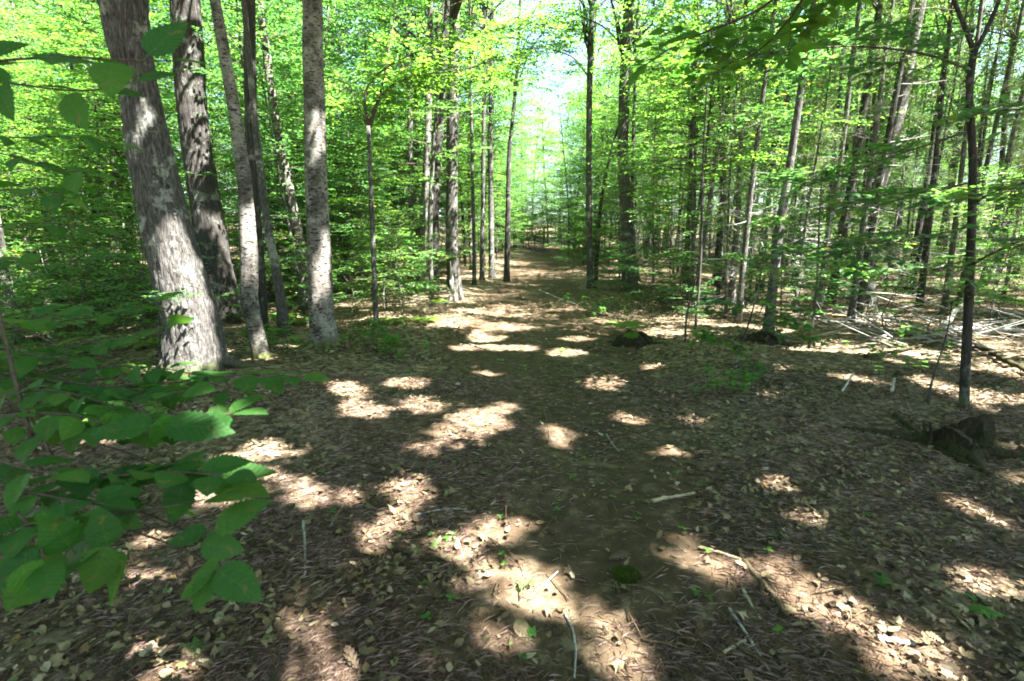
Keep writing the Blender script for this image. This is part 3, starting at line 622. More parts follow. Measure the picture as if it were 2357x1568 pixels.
SH = [proto('leafy_shrub', 'x', 'shrub', H, z0, nb, bl, 0.085, 340+i, 'x', trunk_r=0.010, lean=0.15) for i, (H, z0, nb, bl) in enumerate(
      [(1.5, 0.25, 11, 0.85), (1.0, 0.2, 9, 0.7), (2.1, 0.4, 14, 1.0), (0.7, 0.15, 7, 0.55)])]
# tall trees of the background
def make_tall(H, z0, rad, ncl, seed, mat, r0):
    rg = np.random.default_rng(seed); n = 22; t = np.linspace(0, 1, n)
    P = np.stack([0.5*rg.normal()*t**1.4+0.12*np.sin(t*5+seed), 0.5*rg.normal()*t**1.4+0.12*np.cos(t*4.4+seed), -0.15+t*H], 1); R = r0*(1-0.8*t)+0.01
    root = thing('forest_tree', 'x', 'tree', (0, 0, -500), 'x')
    obj('trunk', trunk_mesh(P, R, 10, 0.4, 0.05, seed).mesh('trunk', True), M[mat], root)
    u = rg.normal(0, 1, (ncl, 3)); u = nrm(u)*(rg.uniform(0.25, 1, (ncl, 1))**0.6)
    zc = (z0+H+1)/2; hz = (H+1-z0)/2
    cc = np.stack([u[:, 0]*rad, u[:, 1]*rad, zc+u[:, 2]*hz], 1); cc[:, 0] += np.interp(cc[:, 2], P[:, 2], P[:, 0]); cc[:, 1] += np.interp(cc[:, 2], P[:, 2], P[:, 1])
    k = 36; N = ncl*k; cen = np.repeat(cc, k, 0)+rg.normal(0, 1, (N, 3))*np.array([0.42, 0.42, 0.09])
    az = rg.uniform(0, 6.28, N); ax = np.stack([np.cos(az), np.sin(az), rg.normal(-0.15, 0.2, N)], 1)
    nn = nrm(np.stack([rg.normal(0, 0.35, N), rg.normal(0, 0.35, N), np.ones(N)], 1)); l = rg.uniform(0.10, 0.17, N)
    b = MB(); b.add(*leaf_geo(cen, ax, nn, l, l*0.7)); obj('crown', b.mesh('crown'), M['canopy'], root)
    b = MB()
    for q in cc[:min(40, ncl)]:
        zz = max(z0*0.7, q[2]-rg.uniform(0.6, 2)); i = int(np.argmin(np.abs(P[:, 2]-zz)))
        b.add(*tube(limb_path(P[i], q, rg, 6), np.linspace(0.03, 0.006, 6), 4, False))
    obj('limb_framework', b.mesh('limb_framework', True), M['twig'], root); protos.append(root); return root
TL = [make_tall(H, z0, rd, nc, 400+i, m, r0) for i, (H, z0, rd, nc, m, r0) in enumerate(
     [(15, 4.5, 2.6, 210, 'bark_grey', 0.13), (17, 6, 2.9, 230, 'bark_birch', 0.14), (13, 3.5, 2.3, 190, 'bark_dark', 0.11), (16, 5, 3.0, 240, 'bark_grey', 0.17)])]
# slender conifer poles with dead twigs
def make_pole(H, seed, mat, r0):
    rg = np.random.default_rng(seed); n = 16; t = np.linspace(0, 1, n)
    P = np.stack([0.25*rg.normal()*t+0.05*np.sin(t*5+seed), 0.25*rg.normal()*t+0.05*np.cos(t*5), -0.1+t*H], 1); R = r0*(1-0.8*t)+0.005
    root = thing('pole_tree', 'x', 'tree', (0, 0, -500), 'x')
    obj('trunk', trunk_mesh(P, R, 8, 0.25, 0.04, seed).mesh('trunk', True), M[mat], root)
    b = MB(); lb = MB()
    for k in range(85):
        z = rg.uniform(0.5, H*0.95); i = np.array([np.interp(z, P[:, 2], P[:, j]) for j in range(3)]); az = rg.uniform(0, 6.28)
        L_ = rg.uniform(0.35, 1.2)*(1.25-z/H); d = np.array([math.cos(az), math.sin(az), rg.uniform(-0.35, 0.25)])
        q = i+d*L_; mid = (i+q)/2+np.array([0, 0, rg.uniform(-0.04, 0.10)]); b.add(*tube(np.stack([i, mid, q]), [0.011, 0.008, 0.003], 3, False))
        for _ in range(3):
            u = rg.uniform(0.3, 0.95); p0 = i+(q-i)*u; e = p0+nrm(d+rg.normal(0, 0.7, 3))*L_*rg.uniform(0.2, 0.45)
            b.add(*tube(np.stack([p0, e]), [0.006, 0.0025], 3, False))
        if z > H*0.42:
            N = 60; u = rg.uniform(0.15, 1, (N, 1)); c = i+(q-i)*u+rg.normal(0, 0.09, (N, 3)); l = rg.uniform(0.05, 0.09, N)
            lb.add(*leaf_geo(c, nrm(rg.normal(0, 1, (N, 3))+d), nrm(rg.normal(0, 0.5, (N, 3))+np.array([0, 0, 1])), l, l*0.35))
    obj('dead_twigwork', b.mesh('dead_twigwork'), M['stick_grey'], root)['kind'] = 'stuff'; obj('crown', lb.mesh('crown'), M['needle'], root); protos.append(root); return root
PL = [make_pole(H, 440+i, m, r0) for i, (H, m, r0) in enumerate([(10, 'bark_pole', 0.055), (12, 'bark_dark', 0.07), (9, 'bark_pole', 0.045), (13, 'bark_grey', 0.085)])]

rs = random.Random(5)
PLACED = [tuple(t[0].location[:2]) for t in TREES]
def free(x, y, r): return all((x-a)**2+(y-b)**2 > r*r for a, b in PLACED)
def side_word(x, y): return 'left' if x < float(xc(y)) else 'right'
def where(x, y):
    d = abs(x-float(xc(y))); b = 'close beside' if d < 5 else ('well to the %s of' % side_word(x, y) if d < 12 else 'far to the %s of' % side_word(x, y))
    z = 'nearer part of the woods' if y < 15 else ('middle depth of the woods' if y < 26 else ('deep woods' if y < 44 else 'farthest woods'))
    return ('%s the trail on its %s side, %s' % (b, side_word(x, y), z)) if d < 5 else '%s the trail, %s' % (b, z)
LOOK = {}
def scatter(ps, n, xr, yr, clear, gap, kind, smin=0.85, smax=1.2, cone=1.25, cond=None):
    k = tries = 0
    while k < n and tries < n*60:
        tries += 1; y = rs.uniform(*yr); x = rs.uniform(*xr)
        if abs(x-float(xc(y))) < clear or not free(x, y, gap) or abs(x) > cone*y+4: continue
        if cond and not cond(x, y): continue
        p = rs.choice(ps); w = where(x, y); lab = '%s %s' % (LOOK[p.name], w)
        copy_tree(p, (x, y, float(hgt(x, y))), rs.uniform(0, 6.28), rs.uniform(smin, smax), lab, lab)
        PLACED.append((x, y)); k += 1
for p, w in zip(TL, ('grey-barked leafy tree', 'pale-barked leafy tree', 'dark-barked leafy tree', 'stout grey leafy tree')): LOOK[p.name] = w
for p, w in zip(PL, ('slender twiggy pole', 'dark twiggy pole', 'thin twiggy pole', 'grey twiggy pole')): LOOK[p.name] = w
for p, w in zip(US, ('young leafy tree', 'tall young tree', 'low young tree', 'lofty young tree', 'broad young tree', 'tallest young tree')): LOOK[p.name] = w
for p, w in zip(SH, ('knee-high shrub', 'low shrub', 'head-high shrub', 'tiny shrub')): LOOK[p.name] = w
scatter(TL, 28, (-36, -3), (18, 44), 3.0, 1.4, 'l')
scatter(TL, 26, (3, 38), (21, 46), 3.2, 1.5, 'r')
scatter(TL, 95, (-62, 62), (42, 95), 2.2, 1.6, 'f', cone=1.1)
for x, y, s_ in ((3.6, 54, 1.0), (1.0, 60, 1.1), (5.6, 63, 1.1), (2.8, 72, 1.2)):
    p = rs.choice(TL); lab = LOOK[p.name]+' closing the far end of the trail'; copy_tree(p, (x, y, float(hgt(x, y))), rs.uniform(0, 6), s_, lab, lab)
for k_ in range(26):
    y = rs.uniform(41, 60); x = float(xc(y))+rs.uniform(-6, 6)
    if abs(x-float(xc(y))) < 1.2 and y < 44: continue
    p = rs.choice(SH[:3]); lab = LOOK[p.name]+' closing the far end of the trail'; copy_tree(p, (x, y, float(hgt(x, y))), rs.uniform(0, 6), rs.uniform(1.6, 2.8), lab, lab)
for x, y, s_ in ((-1.9, 25, 0.8), (4.8, 31, 0.8), (-1.2, 38, 0.9), (5.4, 44, 1.0)):
    p = rs.choice(TL); lab = LOOK[p.name]+' whose crown reaches over the far trail'; copy_tree(p, (x, y, float(hgt(x, y))), rs.uniform(0, 6), s_, lab, lab)
for x, y, s_ in ((0.2, 47, 0.8), (4.6, 46, 0.8), (3.1, 52, 1.0), (1.4, 51, 0.9), (-0.8, 42, 1.0), (5.4, 40, 1.0), (4.9, 35, 0.9), (1.2, 52, 0.9), (3.4, 54, 0.8), (2.2, 58, 1.0), (4.8, 51, 0.9), (0.2, 55, 0.9), (2.9, 48.5, 0.55), (1.5, 66, 1.1), (4.0, 66, 1.1)):
    p = rs.choice(US); lab = LOOK[p.name]+' closing the far end of the trail'; copy_tree(p, (x, y, float(hgt(x, y))), rs.uniform(0, 6), s_, lab, lab)
for k_ in range(64):  # unseen woods continued behind the camera, added to block low skylight
    a_ = rs.uniform(math.pi*0.78, math.pi*2.22); r_ = rs.uniform(10, 30); x, y = r_*math.cos(a_), r_*math.sin(a_)
    if y > 0.5 and abs(x) < y+3: continue
    if x > -2 and y > -20 and (x-7)**2*0.8+(y-1)**2*0.8 < 150: continue
    p = rs.choice(TL if k_ % 2 else US); lab = LOOK[p.name]+' added in the unseen woods behind the viewpoint'; copy_tree(p, (x, y, float(hgt(x, y))), rs.uniform(0, 6), rs.uniform(0.9, 1.2), lab, lab)
scatter(PL, 90, (4.2, 36), (11.5, 40), 3.6, 0.75, 'r', 0.8, 1.15)
scatter(PL, 60, (4.0, 22), (9.5, 26), 3.4, 0.6, 'r2', 0.6, 1.0)
scatter(PL, 18, (-24, -5), (13, 32), 3.6, 1.0, 'l', 0.8, 1.1)
scatter(US, 96, (-28, -2.4), (8.5, 30), 2.4, 0.75, 'l', 0.8, 1.15, cond=lambda x, y: not (-5.5 < x < -1.8 and y < 9.5) and not (y < 11 and x > -4.5))
def view_ok(x, y):
    u = CX+F*x/(y*cp); return not (1865 < u < 2160 or 1560 < u < 1730 or 1400 < u < 1480)
scatter([US[0], US[2], US[4]], 12, (4.0, 16), (8.5, 15), 3.6, 0.8, 'rn', 0.4, 0.65, cond=view_ok)
scatter(US, 40, (3.0, 28), (12.5, 34), 2.7, 0.9, 'r', 0.6, 1.0, cond=lambda x, y: y > 17 or view_ok(x, y))
scatter(US, 8, (-2, 6), (27, 42), 1.6, 0.6, 'c2', 0.5, 0.8)
scatter(SH, 20, (-2, 6), (24, 42), 1.3, 0.4, 'c3', 0.7, 1.2)
scatter(SH, 40, (-10, -2.2), (9, 16), 2.0, 0.35, 'lm', 0.8, 1.3)
scatter([US[5], US[3]], 18, (-6, 8), (12, 32), 2.2, 0.7, 'e', 0.9, 1.15)
scatter(US, 60, (-16, 20), (28, 50), 2.0, 0.7, 'c', 0.9, 1.3)
scatter(US, 85, (-46, 48), (32, 64), 1.9, 0.8, 'f', 0.9, 1.35)
scatter(SH, 66, (-20, -2.2), (7.5, 26), 2.1, 0.4, 'l', 0.7, 1.2, cond=lambda x, y: y > 9 or x < -4.5)
scatter(SH, 26, (-11, -3.6), (4.6, 8.2), 3.4, 0.4, 'n', 0.6, 1.0, cond=lambda x, y: x < -0.62*y-0.3)
scatter(SH, 50, (2.6, 16), (9.0, 20), 2.2, 0.45, 'r', 0.6, 1.0)
scatter(SH, 36, (-34, 36), (24, 46), 1.8, 0.45, 'f', 1.0, 1.6)
scatter(SH[:3], 44, (-70, 70), (46, 70), 0.0, 0.6, 'ff', 2.4, 3.6)
for r in protos:
    for ch in list(r.children):
        bpy.data.objects.remove(ch)
    bpy.data.objects.remove(r)

# ------------------------------------------------------------------ near saplings with branches and single leaves
def serrated_leaf(name, wid=0.62, fold=0.06, droop=0.12, teeth=11, seed=0):
    """Unit leaf: base at origin, tip at (1,0,0)."""
    rg = np.random.default_rng(seed); n = teeth*2+1; t = np.linspace(0, 1, n)
    w = wid*0.5*(t**0.52*(1-t)**1.0)/0.3765; w[1:-1:2] *= 1.10; w[2:-1:2] *= 0.90
    sag = -droop*t*t + rg.normal(0, 0.006, n)
    V = []; T = []
    for i in range(n):
        V += [(t[i], -w[i], sag[i]+fold*w[i]*2-0.10*w[i]**2), (t[i], -w[i]*0.5, sag[i]+fold*w[i]*1.3), (t[i], 0, sag[i]), (t[i], w[i]*0.5, sag[i]+fold*w[i]*1.3), (t[i], w[i], sag[i]+fold*w[i]*2-0.10*w[i]**2)]
    for i in range(n-1):
        for j in range(4):
            a = i*5+j; T += [(a, a+5, a+6), (a, a+6, a+1)]
    b = MB(); b.add(V, T); b.add(*tube(np.array([[-0.16, 0, 0.01], [-0.05, 0, 0.0], [0.05, 0, -0.004]]), [0.011, 0.009, 0.006], 4))
    me = b.mesh(name, True); return me
LEAF = [serrated_leaf('leaf', w, f, d, 11, i) for i, (w, f, d) in enumerate([(0.62, 0.08, 0.12), (0.68, 0.02, 0.20), (0.56, 0.15, 0.08), (0.72, 0.05, 0.15)])]
from mathutils import Matrix
def put_leaf(parent, p, a, n, l, k, mat, name='leaf'):
    o = bpy.data.objects.new(name, LEAF[k % 4]); C.objects.link(o); o.parent = parent
    if not LEAF[k % 4].materials: LEAF[k % 4].materials.append(mat)
    a = nrm(a); s = nrm(np.cross(n, a)); n = np.cross(a, s)
    m = Matrix(((a[0]*l, s[0]*l, n[0]*l, p[0]), (a[1]*l, s[1]*l, n[1]*l, p[1]), (a[2]*l, s[2]*l, n[2]*l, p[2]), (0, 0, 0, 1)))
    o.matrix_local = m; return o
rl = np.random.default_rng(9)
def leafy_branch(root, pts, depth, step, lsz, r0=0.006, up=(0, 0, 1), jit=0.25, depth1=None, skip=0.05, side_lean=0.9):
    """pts: picture pixels along the branch; depth from start to end in metres."""
    base = np.array(root.location); d1 = depth1 if depth1 is not None else depth
    P = np.array([at_d(px, py, depth+(d1-depth)*i/max(1, len(pts)-1)) for i, (px, py) in enumerate(pts)]) - base
    P = smooth_path(P, 14); L_ = np.linalg.norm(np.diff(P, axis=0), axis=1).sum()
    b = MB(); b.add(*tube(P, np.linspace(r0, 0.0018, 14), 6)); br = obj('branch', b.mesh('branch', True), M['twig'], root)
    n = max(3, int(L_/step)); tl = np.linspace(skip, 1, n)
    for i, t in enumerate(tl):
        q = np.array([np.interp(t, np.linspace(0, 1, 14), P[:, j]) for j in range(3)])
        k = min(12, int(t*13)); d = nrm(P[k+1]-P[k]); u = nrm(np.array(up)+rl.normal(0, jit, 3)); s = nrm(np.cross(u, d)); sg = 1 if i % 2 else -1
        a = d if i == n-1 else nrm(d*rl.uniform(0.5, 0.9)+s*sg*side_lean*rl.uniform(0.7, 1.1)+np.array([0, 0, rl.normal(-0.08, 0.12)]))
        l = lsz*rl.uniform(0.75, 1.15); put_leaf(br, q+a*l*0.16, a, nrm(u+rl.normal(0, 0.15, 3)), l, int(rl.integers(0, 4)), M['near'])
    return br
# left foreground: hobble of broad leaves, stems rooted left of the picture's foot
g1 = ground(60, 1330)
sap = thing('broadleaf_sapling', 'near broad-leaved sapling spreading dark green serrated leaves over the lower left trail side', 'sapling', g1)
def stem_of(root, pts, r0, r1, mat='twig'):
    base = np.array(root.location); P = smooth_path(np.array(pts)-base, 16)
    b = MB(); b.add(*tube(P, np.linspace(r0, r1, 16), 8)); obj('stem', b.mesh('stem', True), M[mat], root)
stem_of(sap, [g1-np.array([0, 0, 0.03]), at_d(120, 1150, 1.75), at_d(60, 980, 1.7), at_d(20, 820, 1.75), at_d(-30, 600, 1.7)], 0.011, 0.005)
stem_of(sap, [g1-np.array([0, 0, 0.03]), at_d(205, 1170, 1.7), at_d(150, 1110, 1.6), at_d(60, 940, 1.6)], 0.008, 0.004)
BR = [([(60, 1150), (170, 1115), (300, 1090), (420, 1085), (520, 1095)], 1.5, 1.25, 0.075, 0.115),
      ([(120, 1110), (260, 1095), (380, 1085)], 1.55, 1.4, 0.07, 0.11),
      ([(60, 1000), (200, 990), (330, 975), (460, 965), (540, 950)], 1.75, 1.5, 0.065, 0.11),
      ([(20, 985), (160, 935), (300, 915), (420, 900)], 1.8, 1.6, 0.065, 0.105),
      ([(60, 930), (220, 900), (380, 880), (500, 868), (600, 855), (690, 868)], 1.9, 1.8, 0.06, 0.115),
      ([(0, 890), (120, 860), (240, 840), (380, 845), (480, 870)], 1.95, 1.8, 0.06, 0.105),
      ([(0, 830), (110, 800), (230, 790), (330, 770), (390, 745)], 2.0, 1.8, 0.06, 0.11),
      ([(0, 770), (100, 745), (220, 730), (310, 715), (370, 690)], 2.1, 1.9, 0.06, 0.105),
      ([(0, 745), (60, 735), (150, 725)], 1.9, 1.8, 0.06, 0.11),
      ([(0, 1060), (60, 1080), (130, 1090)], 1.4, 1.3, 0.07, 0.115),
      ([(40, 1180), (90, 1230), (100, 1290)], 1.25, 1.12, 0.07, 0.115),
      ([(200, 1180), (300, 1180), (400, 1165), (470, 1150)], 1.35, 1.25, 0.08, 0.10)]
BR += [([(0, 960), (90, 950), (190, 955), (300, 1000)], 1.6, 1.45, 0.065, 0.11), ([(-20, 1120), (60, 1130), (150, 1150), (240, 1160)], 1.35, 1.25, 0.07, 0.11), ([(0, 910), (90, 895), (170, 905), (260, 935)], 1.75, 1.6, 0.06, 0.11),
       ([(-20, 860), (60, 870), (140, 880), (230, 885), (330, 900)], 1.85, 1.7, 0.06, 0.11), ([(250, 890), (360, 905), (450, 895), (540, 905)], 1.8, 1.75, 0.065, 0.105), ([(300, 1010), (380, 1000), (450, 985)], 1.55, 1.5, 0.07, 0.11), ([(-20, 800), (70, 815), (160, 830)], 1.9, 1.8, 0.06, 0.105),
       ([(-30, 1200), (40, 1215), (90, 1200), (170, 1190)], 1.25, 1.15, 0.07, 0.115)]
for pts, d0, d1, st, ls in BR: leafy_branch(sap, pts, d0, st*0.72, ls*0.92, 0.0045, depth1=d1)
def lz(x, y): return (x*0.3988, 942.9+y*0.3988)
SING = [((1255, 925), (1540, 1055), 150, 0), ((1250, 915), (940, 1075), 95, 1), ((1230, 930), (1150, 1145), 110, 2), ((1165, 770), (1378, 832), 115, 3), ((1190, 700), (990, 745), 50, 0),
        ((1240, 690), (1495, 515), 90, 1), ((1062, 420), (1072, 585), 190, 3), ((1035, 360), (1155, 258), 110, 0), ((1060, 385), (1235, 395), 60, 1), ((1255, 400), (1560, 365), 60, 2),
        ((1265, 430), (1580, 450), 75, 0), ((1250, 410), (1312, 522), 130, 3), ((620, 785), (605, 555), 160, 3), ((640, 600), (790, 685), 90, 1), ((410, 800), (405, 590), 240, 3),
        ((600, 790), (180, 930), 150, 0), ((620, 790), (550, 1050), 170, 1), ((740, 850), (530, 1190), 130, 2), ((330, 800), (90, 1130), 260, 3), ((330, 590), (-20, 690), 130, 0),
        ((540, 600), (830, 500), 120, 1), ((575, 430), (960, 400), 90, 2), ((570, 400), (350, 395), 90, 0), ((900, 60), (905, 198), 200, 3), ((880, 90), (560, 110), 120, 0), ((960, 90), (1300, 100), 100, 1),
        ((240, 830), (0, 900), 200, 2), ((120, 900), (150, 1140), 240, 1), ((10, 420), (190, 360), 110, 3)]
br = None
for i, (b0, t0, w, k) in enumerate(SING):
    (bx, by), (tx, ty) = lz(*b0), lz(*t0); lp = math.hypot(tx-bx, ty-by); wp = w*0.3988
    d = 1.08 if by > 1290 else (1.2 if by > 1190 else 1.4)
    L3 = max(lp, wp*1.15)*d/F*1.05; p0 = at_d(bx, by, d); p1 = at_d(tx, ty, d)
    fore = math.sqrt(max(0, L3**2-np.linalg.norm(p1-p0)**2)); p1 = p1 + ray(CX, CY)*fore*0.7*(1 if i % 2 else -1)
    view = nrm(-ray((bx+tx)/2, (by+ty)/2)); ratio = min(1, wp/(lp*0.62)); up = np.array([0, 0, 1.0])
    nn = nrm(view*ratio + up*(1.15-ratio) + rl.normal(0, 0.08, 3))
    if i in (0, 12, 15, 3, 6, 23):
        node = at_d(bx-60, by-45, d+0.25); q = MB(); base = np.array(sap.location)
        q.add(*tube(smooth_path(np.array([at_d(max(20, bx-260), by-110, d+0.45), node, p0])-base, 9), np.linspace(0.004, 0.0015, 9), 5)); br = obj('branch', q.mesh('branch', True), M['twig'], sap)
    put_leaf(br, p0-np.array(sap.location), p1-p0, nn, L3, k, M['near'])
# upper left: a leafy branch reaching in close to the lens
g2 = np.array([-3.0, 1.6, float(hgt(-3.0, 1.6))])
ov = thing('leaning_sapling', 'near sapling just outside the left edge reaching dark leaves across the thick maple', 'sapling', g2)
stem_of(ov, [g2-np.array([0, 0, 0.03]), g2+np.array([0.1, 0, 1.2]), g2+np.array([0.15, 0.05, 2.3]), g2+np.array([0.1, 0.1, 3.2])], 0.016, 0.006)
for pts, d0, d1, st, ls, upv in [([(-180, 150), (20, 140), (150, 125), (260, 140), (400, 140)], 1.5, 1.45, 0.085, 0.145, (0.1, -0.55, 0.8)), ([(-180, 140), (0, 190), (120, 205), (220, 215), (300, 190)], 1.55, 1.5, 0.09, 0.13, (0, -0.5, 0.8)),
                            ([(-180, 420), (0, 440), (100, 430), (150, 455)], 2.2, 2.2, 0.06, 0.12, (0, -0.2, 1)),
                            ([(-180, 300), (20, 320), (150, 310), (260, 330)], 2.4, 2.4, 0.06, 0.12, (0, -0.2, 1)), ([(-180, 340), (0, 350), (100, 380), (200, 400)], 2.3, 2.3, 0.06, 0.12, (0, -0.2, 1)), ([(-180, 500), (0, 520), (120, 510), (220, 530)], 2.6, 2.6, 0.06, 0.11, (0, -0.2, 1)), ([(-180, 580), (0, 600), (100, 610), (180, 600)], 2.6, 2.6, 0.06, 0.11, (0, -0.2, 1))]:
    leafy_branch(ov, pts, d0, st, ls, 0.005, depth1=d1, up=upv)

# right: forked near sapling with its long arched branch
def fork_sapling():
    g = ground(2220, 938); Yd = g[1]
    root = thing('forked_sapling', 'near dark sapling with a forked top and one long arched branch, behind the rotten stump', 'sapling', g)
    def P(px): return [at_y(a, b, Yd) for a, b in px]
    b = MB(); pts = P([(2220, 938), (2222, 850), (2230, 700), (2236, 526), (2240, 400), (2238, 316), (2228, 200), (2232, 165), (2243, 119)]); pts[0][2] -= 0.05
    S = smooth_path(pts, 30); b.add(*tube(S-g, np.linspace(0.042, 0.026, 30), 12)); obj('stem', b.mesh('stem', True), M['bark_dark'], root)
    for px, r0 in (([(2243, 121), (2220, 60), (2195, 0), (2150, -120)], 0.02), ([(2243, 121), (2272, 70), (2301, 0), (2340, -110)], 0.02)):
        b = MB(); b.add(*tube(smooth_path(P(px), 10)-g, np.linspace(r0, 0.01, 10), 8)); obj('fork', b.mesh('fork', True), M['bark_dark'], root)
    return root, g, Yd
fk, gF, yF = fork_sapling()
def spray_branch(root, pts, d0, d1, r0, leaf, nt, seed, spread=1.0, mat='under', name='branch'):
    """A branch along picture pixels with side twigs and small leaves joined as its foliage."""
    rg = np.random.default_rng(seed); base = np.array(root.location)
    P = smooth_path(np.array([at_d(px, py, d0+(d1-d0)*i/max(1, len(pts)-1)) for i, (px, py) in enumerate(pts)])-base, 20)
    b = MB(); b.add(*tube(P, np.linspace(r0, 0.003, 20), 6)); lb = MB()
    for k in range(nt):
        t = 0.12+0.88*(k+rg.uniform(0, 1))/nt; i = min(18, int(t*19)); o = P[i]; d = nrm(P[i+1]-P[i]); az = math.atan2(d[1], d[0])+rg.choice([-1, 1])*rg.uniform(0.4, 1.3)
        (c, a_, n_, l), tb = spray(o, az, spread*rg.uniform(0.35, 0.8), rg.uniform(-0.25, 0.25), rg, leaf, 0.2, 6)
        lb.add(*leaf_geo(c, a_, n_, l, l*0.62, True))
        for (p, r) in tb: b.add(*tube(p, r*0.7, 3, False))
    br = obj(name, b.mesh(name, True), M['twig'], root); obj('foliage', lb.mesh('foliage'), M[mat], br); return br
dF = yF*cp
for i, (pts, d1, nt, sp_) in enumerate([
    ([(2227, 160), (2167, 133), (2097, 117), (1992, 107), (1922, 105), (1852, 116), (1694, 131)], 4.3, 30, 0.9),
    ([(2232, 300), (2150, 330), (2050, 360), (1950, 400), (1850, 430)], 4.6, 16, 0.8),
    ([(2235, 420), (2150, 440), (2050, 445), (1940, 470)], 4.4, 16, 0.9),
    ([(2236, 520), (2140, 545), (2040, 560), (1930, 560), (1830, 590)], 4.4, 18, 0.8),
    ([(2240, 260), (2290, 255), (2357, 250), (2420, 240)], 3.6, 12, 0.8), ([(2238, 470), (2290, 440), (2357, 420), (2440, 400)], 3.6, 12, 0.9),
    ([(2236, 610), (2290, 580), (2357, 550), (2430, 545)], 3.8, 12, 0.8)]):
    spray_branch(fk, pts, dF, d1, 0.012, 0.085, nt, 500+i, sp_)
# sapling at the left trail edge with the arched dark branch
def arch_sapling():
    g = ground(866, 750); Yd = g[1]
    root = thing('arching_sapling', 'slim dark sapling with long branches arching over the trail, beside the speckled birch', 'sapling', g)
    pts = [at_y(a, b, Yd) for a, b in [(866, 750), (862, 650), (856, 500), (853, 400), (848, 290)]]; pts[0][2] -= 0.05
    b = MB(); b.add(*tube(smooth_path(pts, 24)-g, np.linspace(0.055, 0.034, 24), 10)); obj('stem', b.mesh('stem', True), M['bark_grey'], root)
    dd = Yd*cp
    for i, (px, d1, nt, sd) in enumerate([([(848, 290), (862, 240), (882, 208), (926, 180), (982, 170), (1084, 158), (1172, 123)], dd+0.5, 44, 1.2), ([(848, 290), (838, 240), (836, 200), (891, 151), (993, 105), (1080, 60)], dd, 44, 1.3),
        ([(850, 300), (880, 200), (905, 60), (920, -60)], dd+0.5, 24, 1.1), ([(846, 290), (820, 230), (780, 170), (740, 130)], dd, 10, 0.9), ([(852, 420), (900, 400), (960, 410)], dd-0.5, 8, 0.8), ([(853, 470), (800, 460), (760, 470)], dd-0.6, 8, 0.8),
        ([(857, 560), (910, 545), (960, 550)], dd-0.5, 8, 0.8), ([(860, 640), (900, 640), (950, 655)], dd-0.5, 7, 0.7)]):
        spray_branch(root, px, dd, d1, (0.032, 0.030, 0.026)[i] if i < 3 else 0.010, 0.10, nt, 540+i, sd, 'canopy')
arch_sapling()
for key, px, nt, sd in (('T8', [(1044, 120), (1100, 80), (1180, 60), (1270, 55)], 34, 1.5), ('T13', [(1190, 160), (1230, 110), (1290, 80), (1340, 70)], 30, 1.3), ('T14', [(1357, 180), (1320, 130), (1260, 110), (1210, 115)], 30, 1.3),
                        ('T16', [(1438, 110), (1390, 60), (1320, 30), (1240, 20)], 34, 1.5), ('T16', [(1436, 200), (1490, 160), (1560, 150)], 20, 1.3), ('T11', [(1130, 200), (1180, 160), (1240, 150)], 22, 1.3), ('T9', [(1022, 160), (960, 110), (890, 90)], 24, 1.4), ('T8', [(1043, 40), (980, 20), (900, 10)], 26, 1.5)):
    root, P, R = hero[key]; dh = float(root.location[1])*cp; spray_branch(root, px, dh, dh-1.0, 0.03, 0.115, nt, int(px[0][0]+px[0][1]*3), sd, 'canopy', 'limb')
def sprig_sapling(name, label, foot, top, width, branches, seed, leaf=0.085, mat='under'):
    g = ground(*foot); Yd = g[1]; root = thing(name, label, 'sapling', g)
    pts = [at_y(foot[0]+(top[0]-foot[0])*t+6*math.sin(5*t+seed), foot[1]+(top[1]-foot[1])*t, Yd) for t in np.linspace(0, 1, 6)]; pts[0] = g-np.array([0, 0, 0.04])
    r = width*Yd/F/2; b = MB(); b.add(*tube(smooth_path(pts, 18)-g, np.linspace(r, r*0.35, 18), 8)); obj('stem', b.mesh('stem', True), M['bark_pole'], root)
    for i, (px, d1, nt, sd) in enumerate(branches): spray_branch(root, px, Yd*cp, Yd*cp+d1, 0.006, leaf, nt, seed*10+i, sd, mat)
    return root
sprig_sapling('thin_sapling', 'thin straight sapling standing alone left of the leaning smooth trunk, right of the trail', (1578, 786), (1604, 590), 6, [([(1600, 610), (1640, 590), (1690, 585)], 0.3, 6, 0.5), ([(1602, 600), (1560, 580), (1530, 585)], 0, 5, 0.45)], 60)
sprig_sapling('thin_sapling', 'pale crooked thin sapling in front of the fallen white log', (2136, 930), (2192, 690), 6, [([(2188, 700), (2220, 670), (2260, 660)], 0, 5, 0.5)], 61)
sprig_sapling('leafy_sapling', 'low leafy sapling with flat layered sprays in front of the dark root mound', (1690, 850), (1770, 560), 6,
    [([(1700, 800), (1660, 770), (1630, 750)], -0.3, 8, 0.5), ([(1710, 780), (1770, 720), (1840, 700)], 0.2, 10, 0.6), ([(1730, 720), (1690, 690), (1650, 695)], 0, 8, 0.55), ([(1735, 700), (1810, 650), (1900, 640)], 0.2, 11, 0.7), ([(1750, 650), (1820, 600), (1900, 590)], 0.3, 11, 0.7), ([(1740, 680), (1800, 760), (1850, 790)], -0.3, 8, 0.5), ([(1690, 840), (1720, 830), (1740, 850)], -0.2, 4, 0.35)], 62)
sprig_sapling('leafy_sapling', 'leafy sapling whose sprays hang before the thickest right-hand trunk', (1862, 800), (1900, 380), 7,
    [([(1880, 560), (1950, 540), (2040, 545)], 0, 12, 0.7), ([(1885, 520), (1830, 500), (1770, 505)], 0, 10, 0.7), ([(1890, 470), (1960, 440), (2030, 430)], 0, 10, 0.7), ([(1895, 420), (1850, 390), (1800, 400)], 0, 9, 0.7), ([(1898, 390), (1940, 360), (1990, 370)], 0, 8, 0.6), ([(1875, 620), (1930, 610), (1990, 625)], 0, 10, 0.6)], 63)
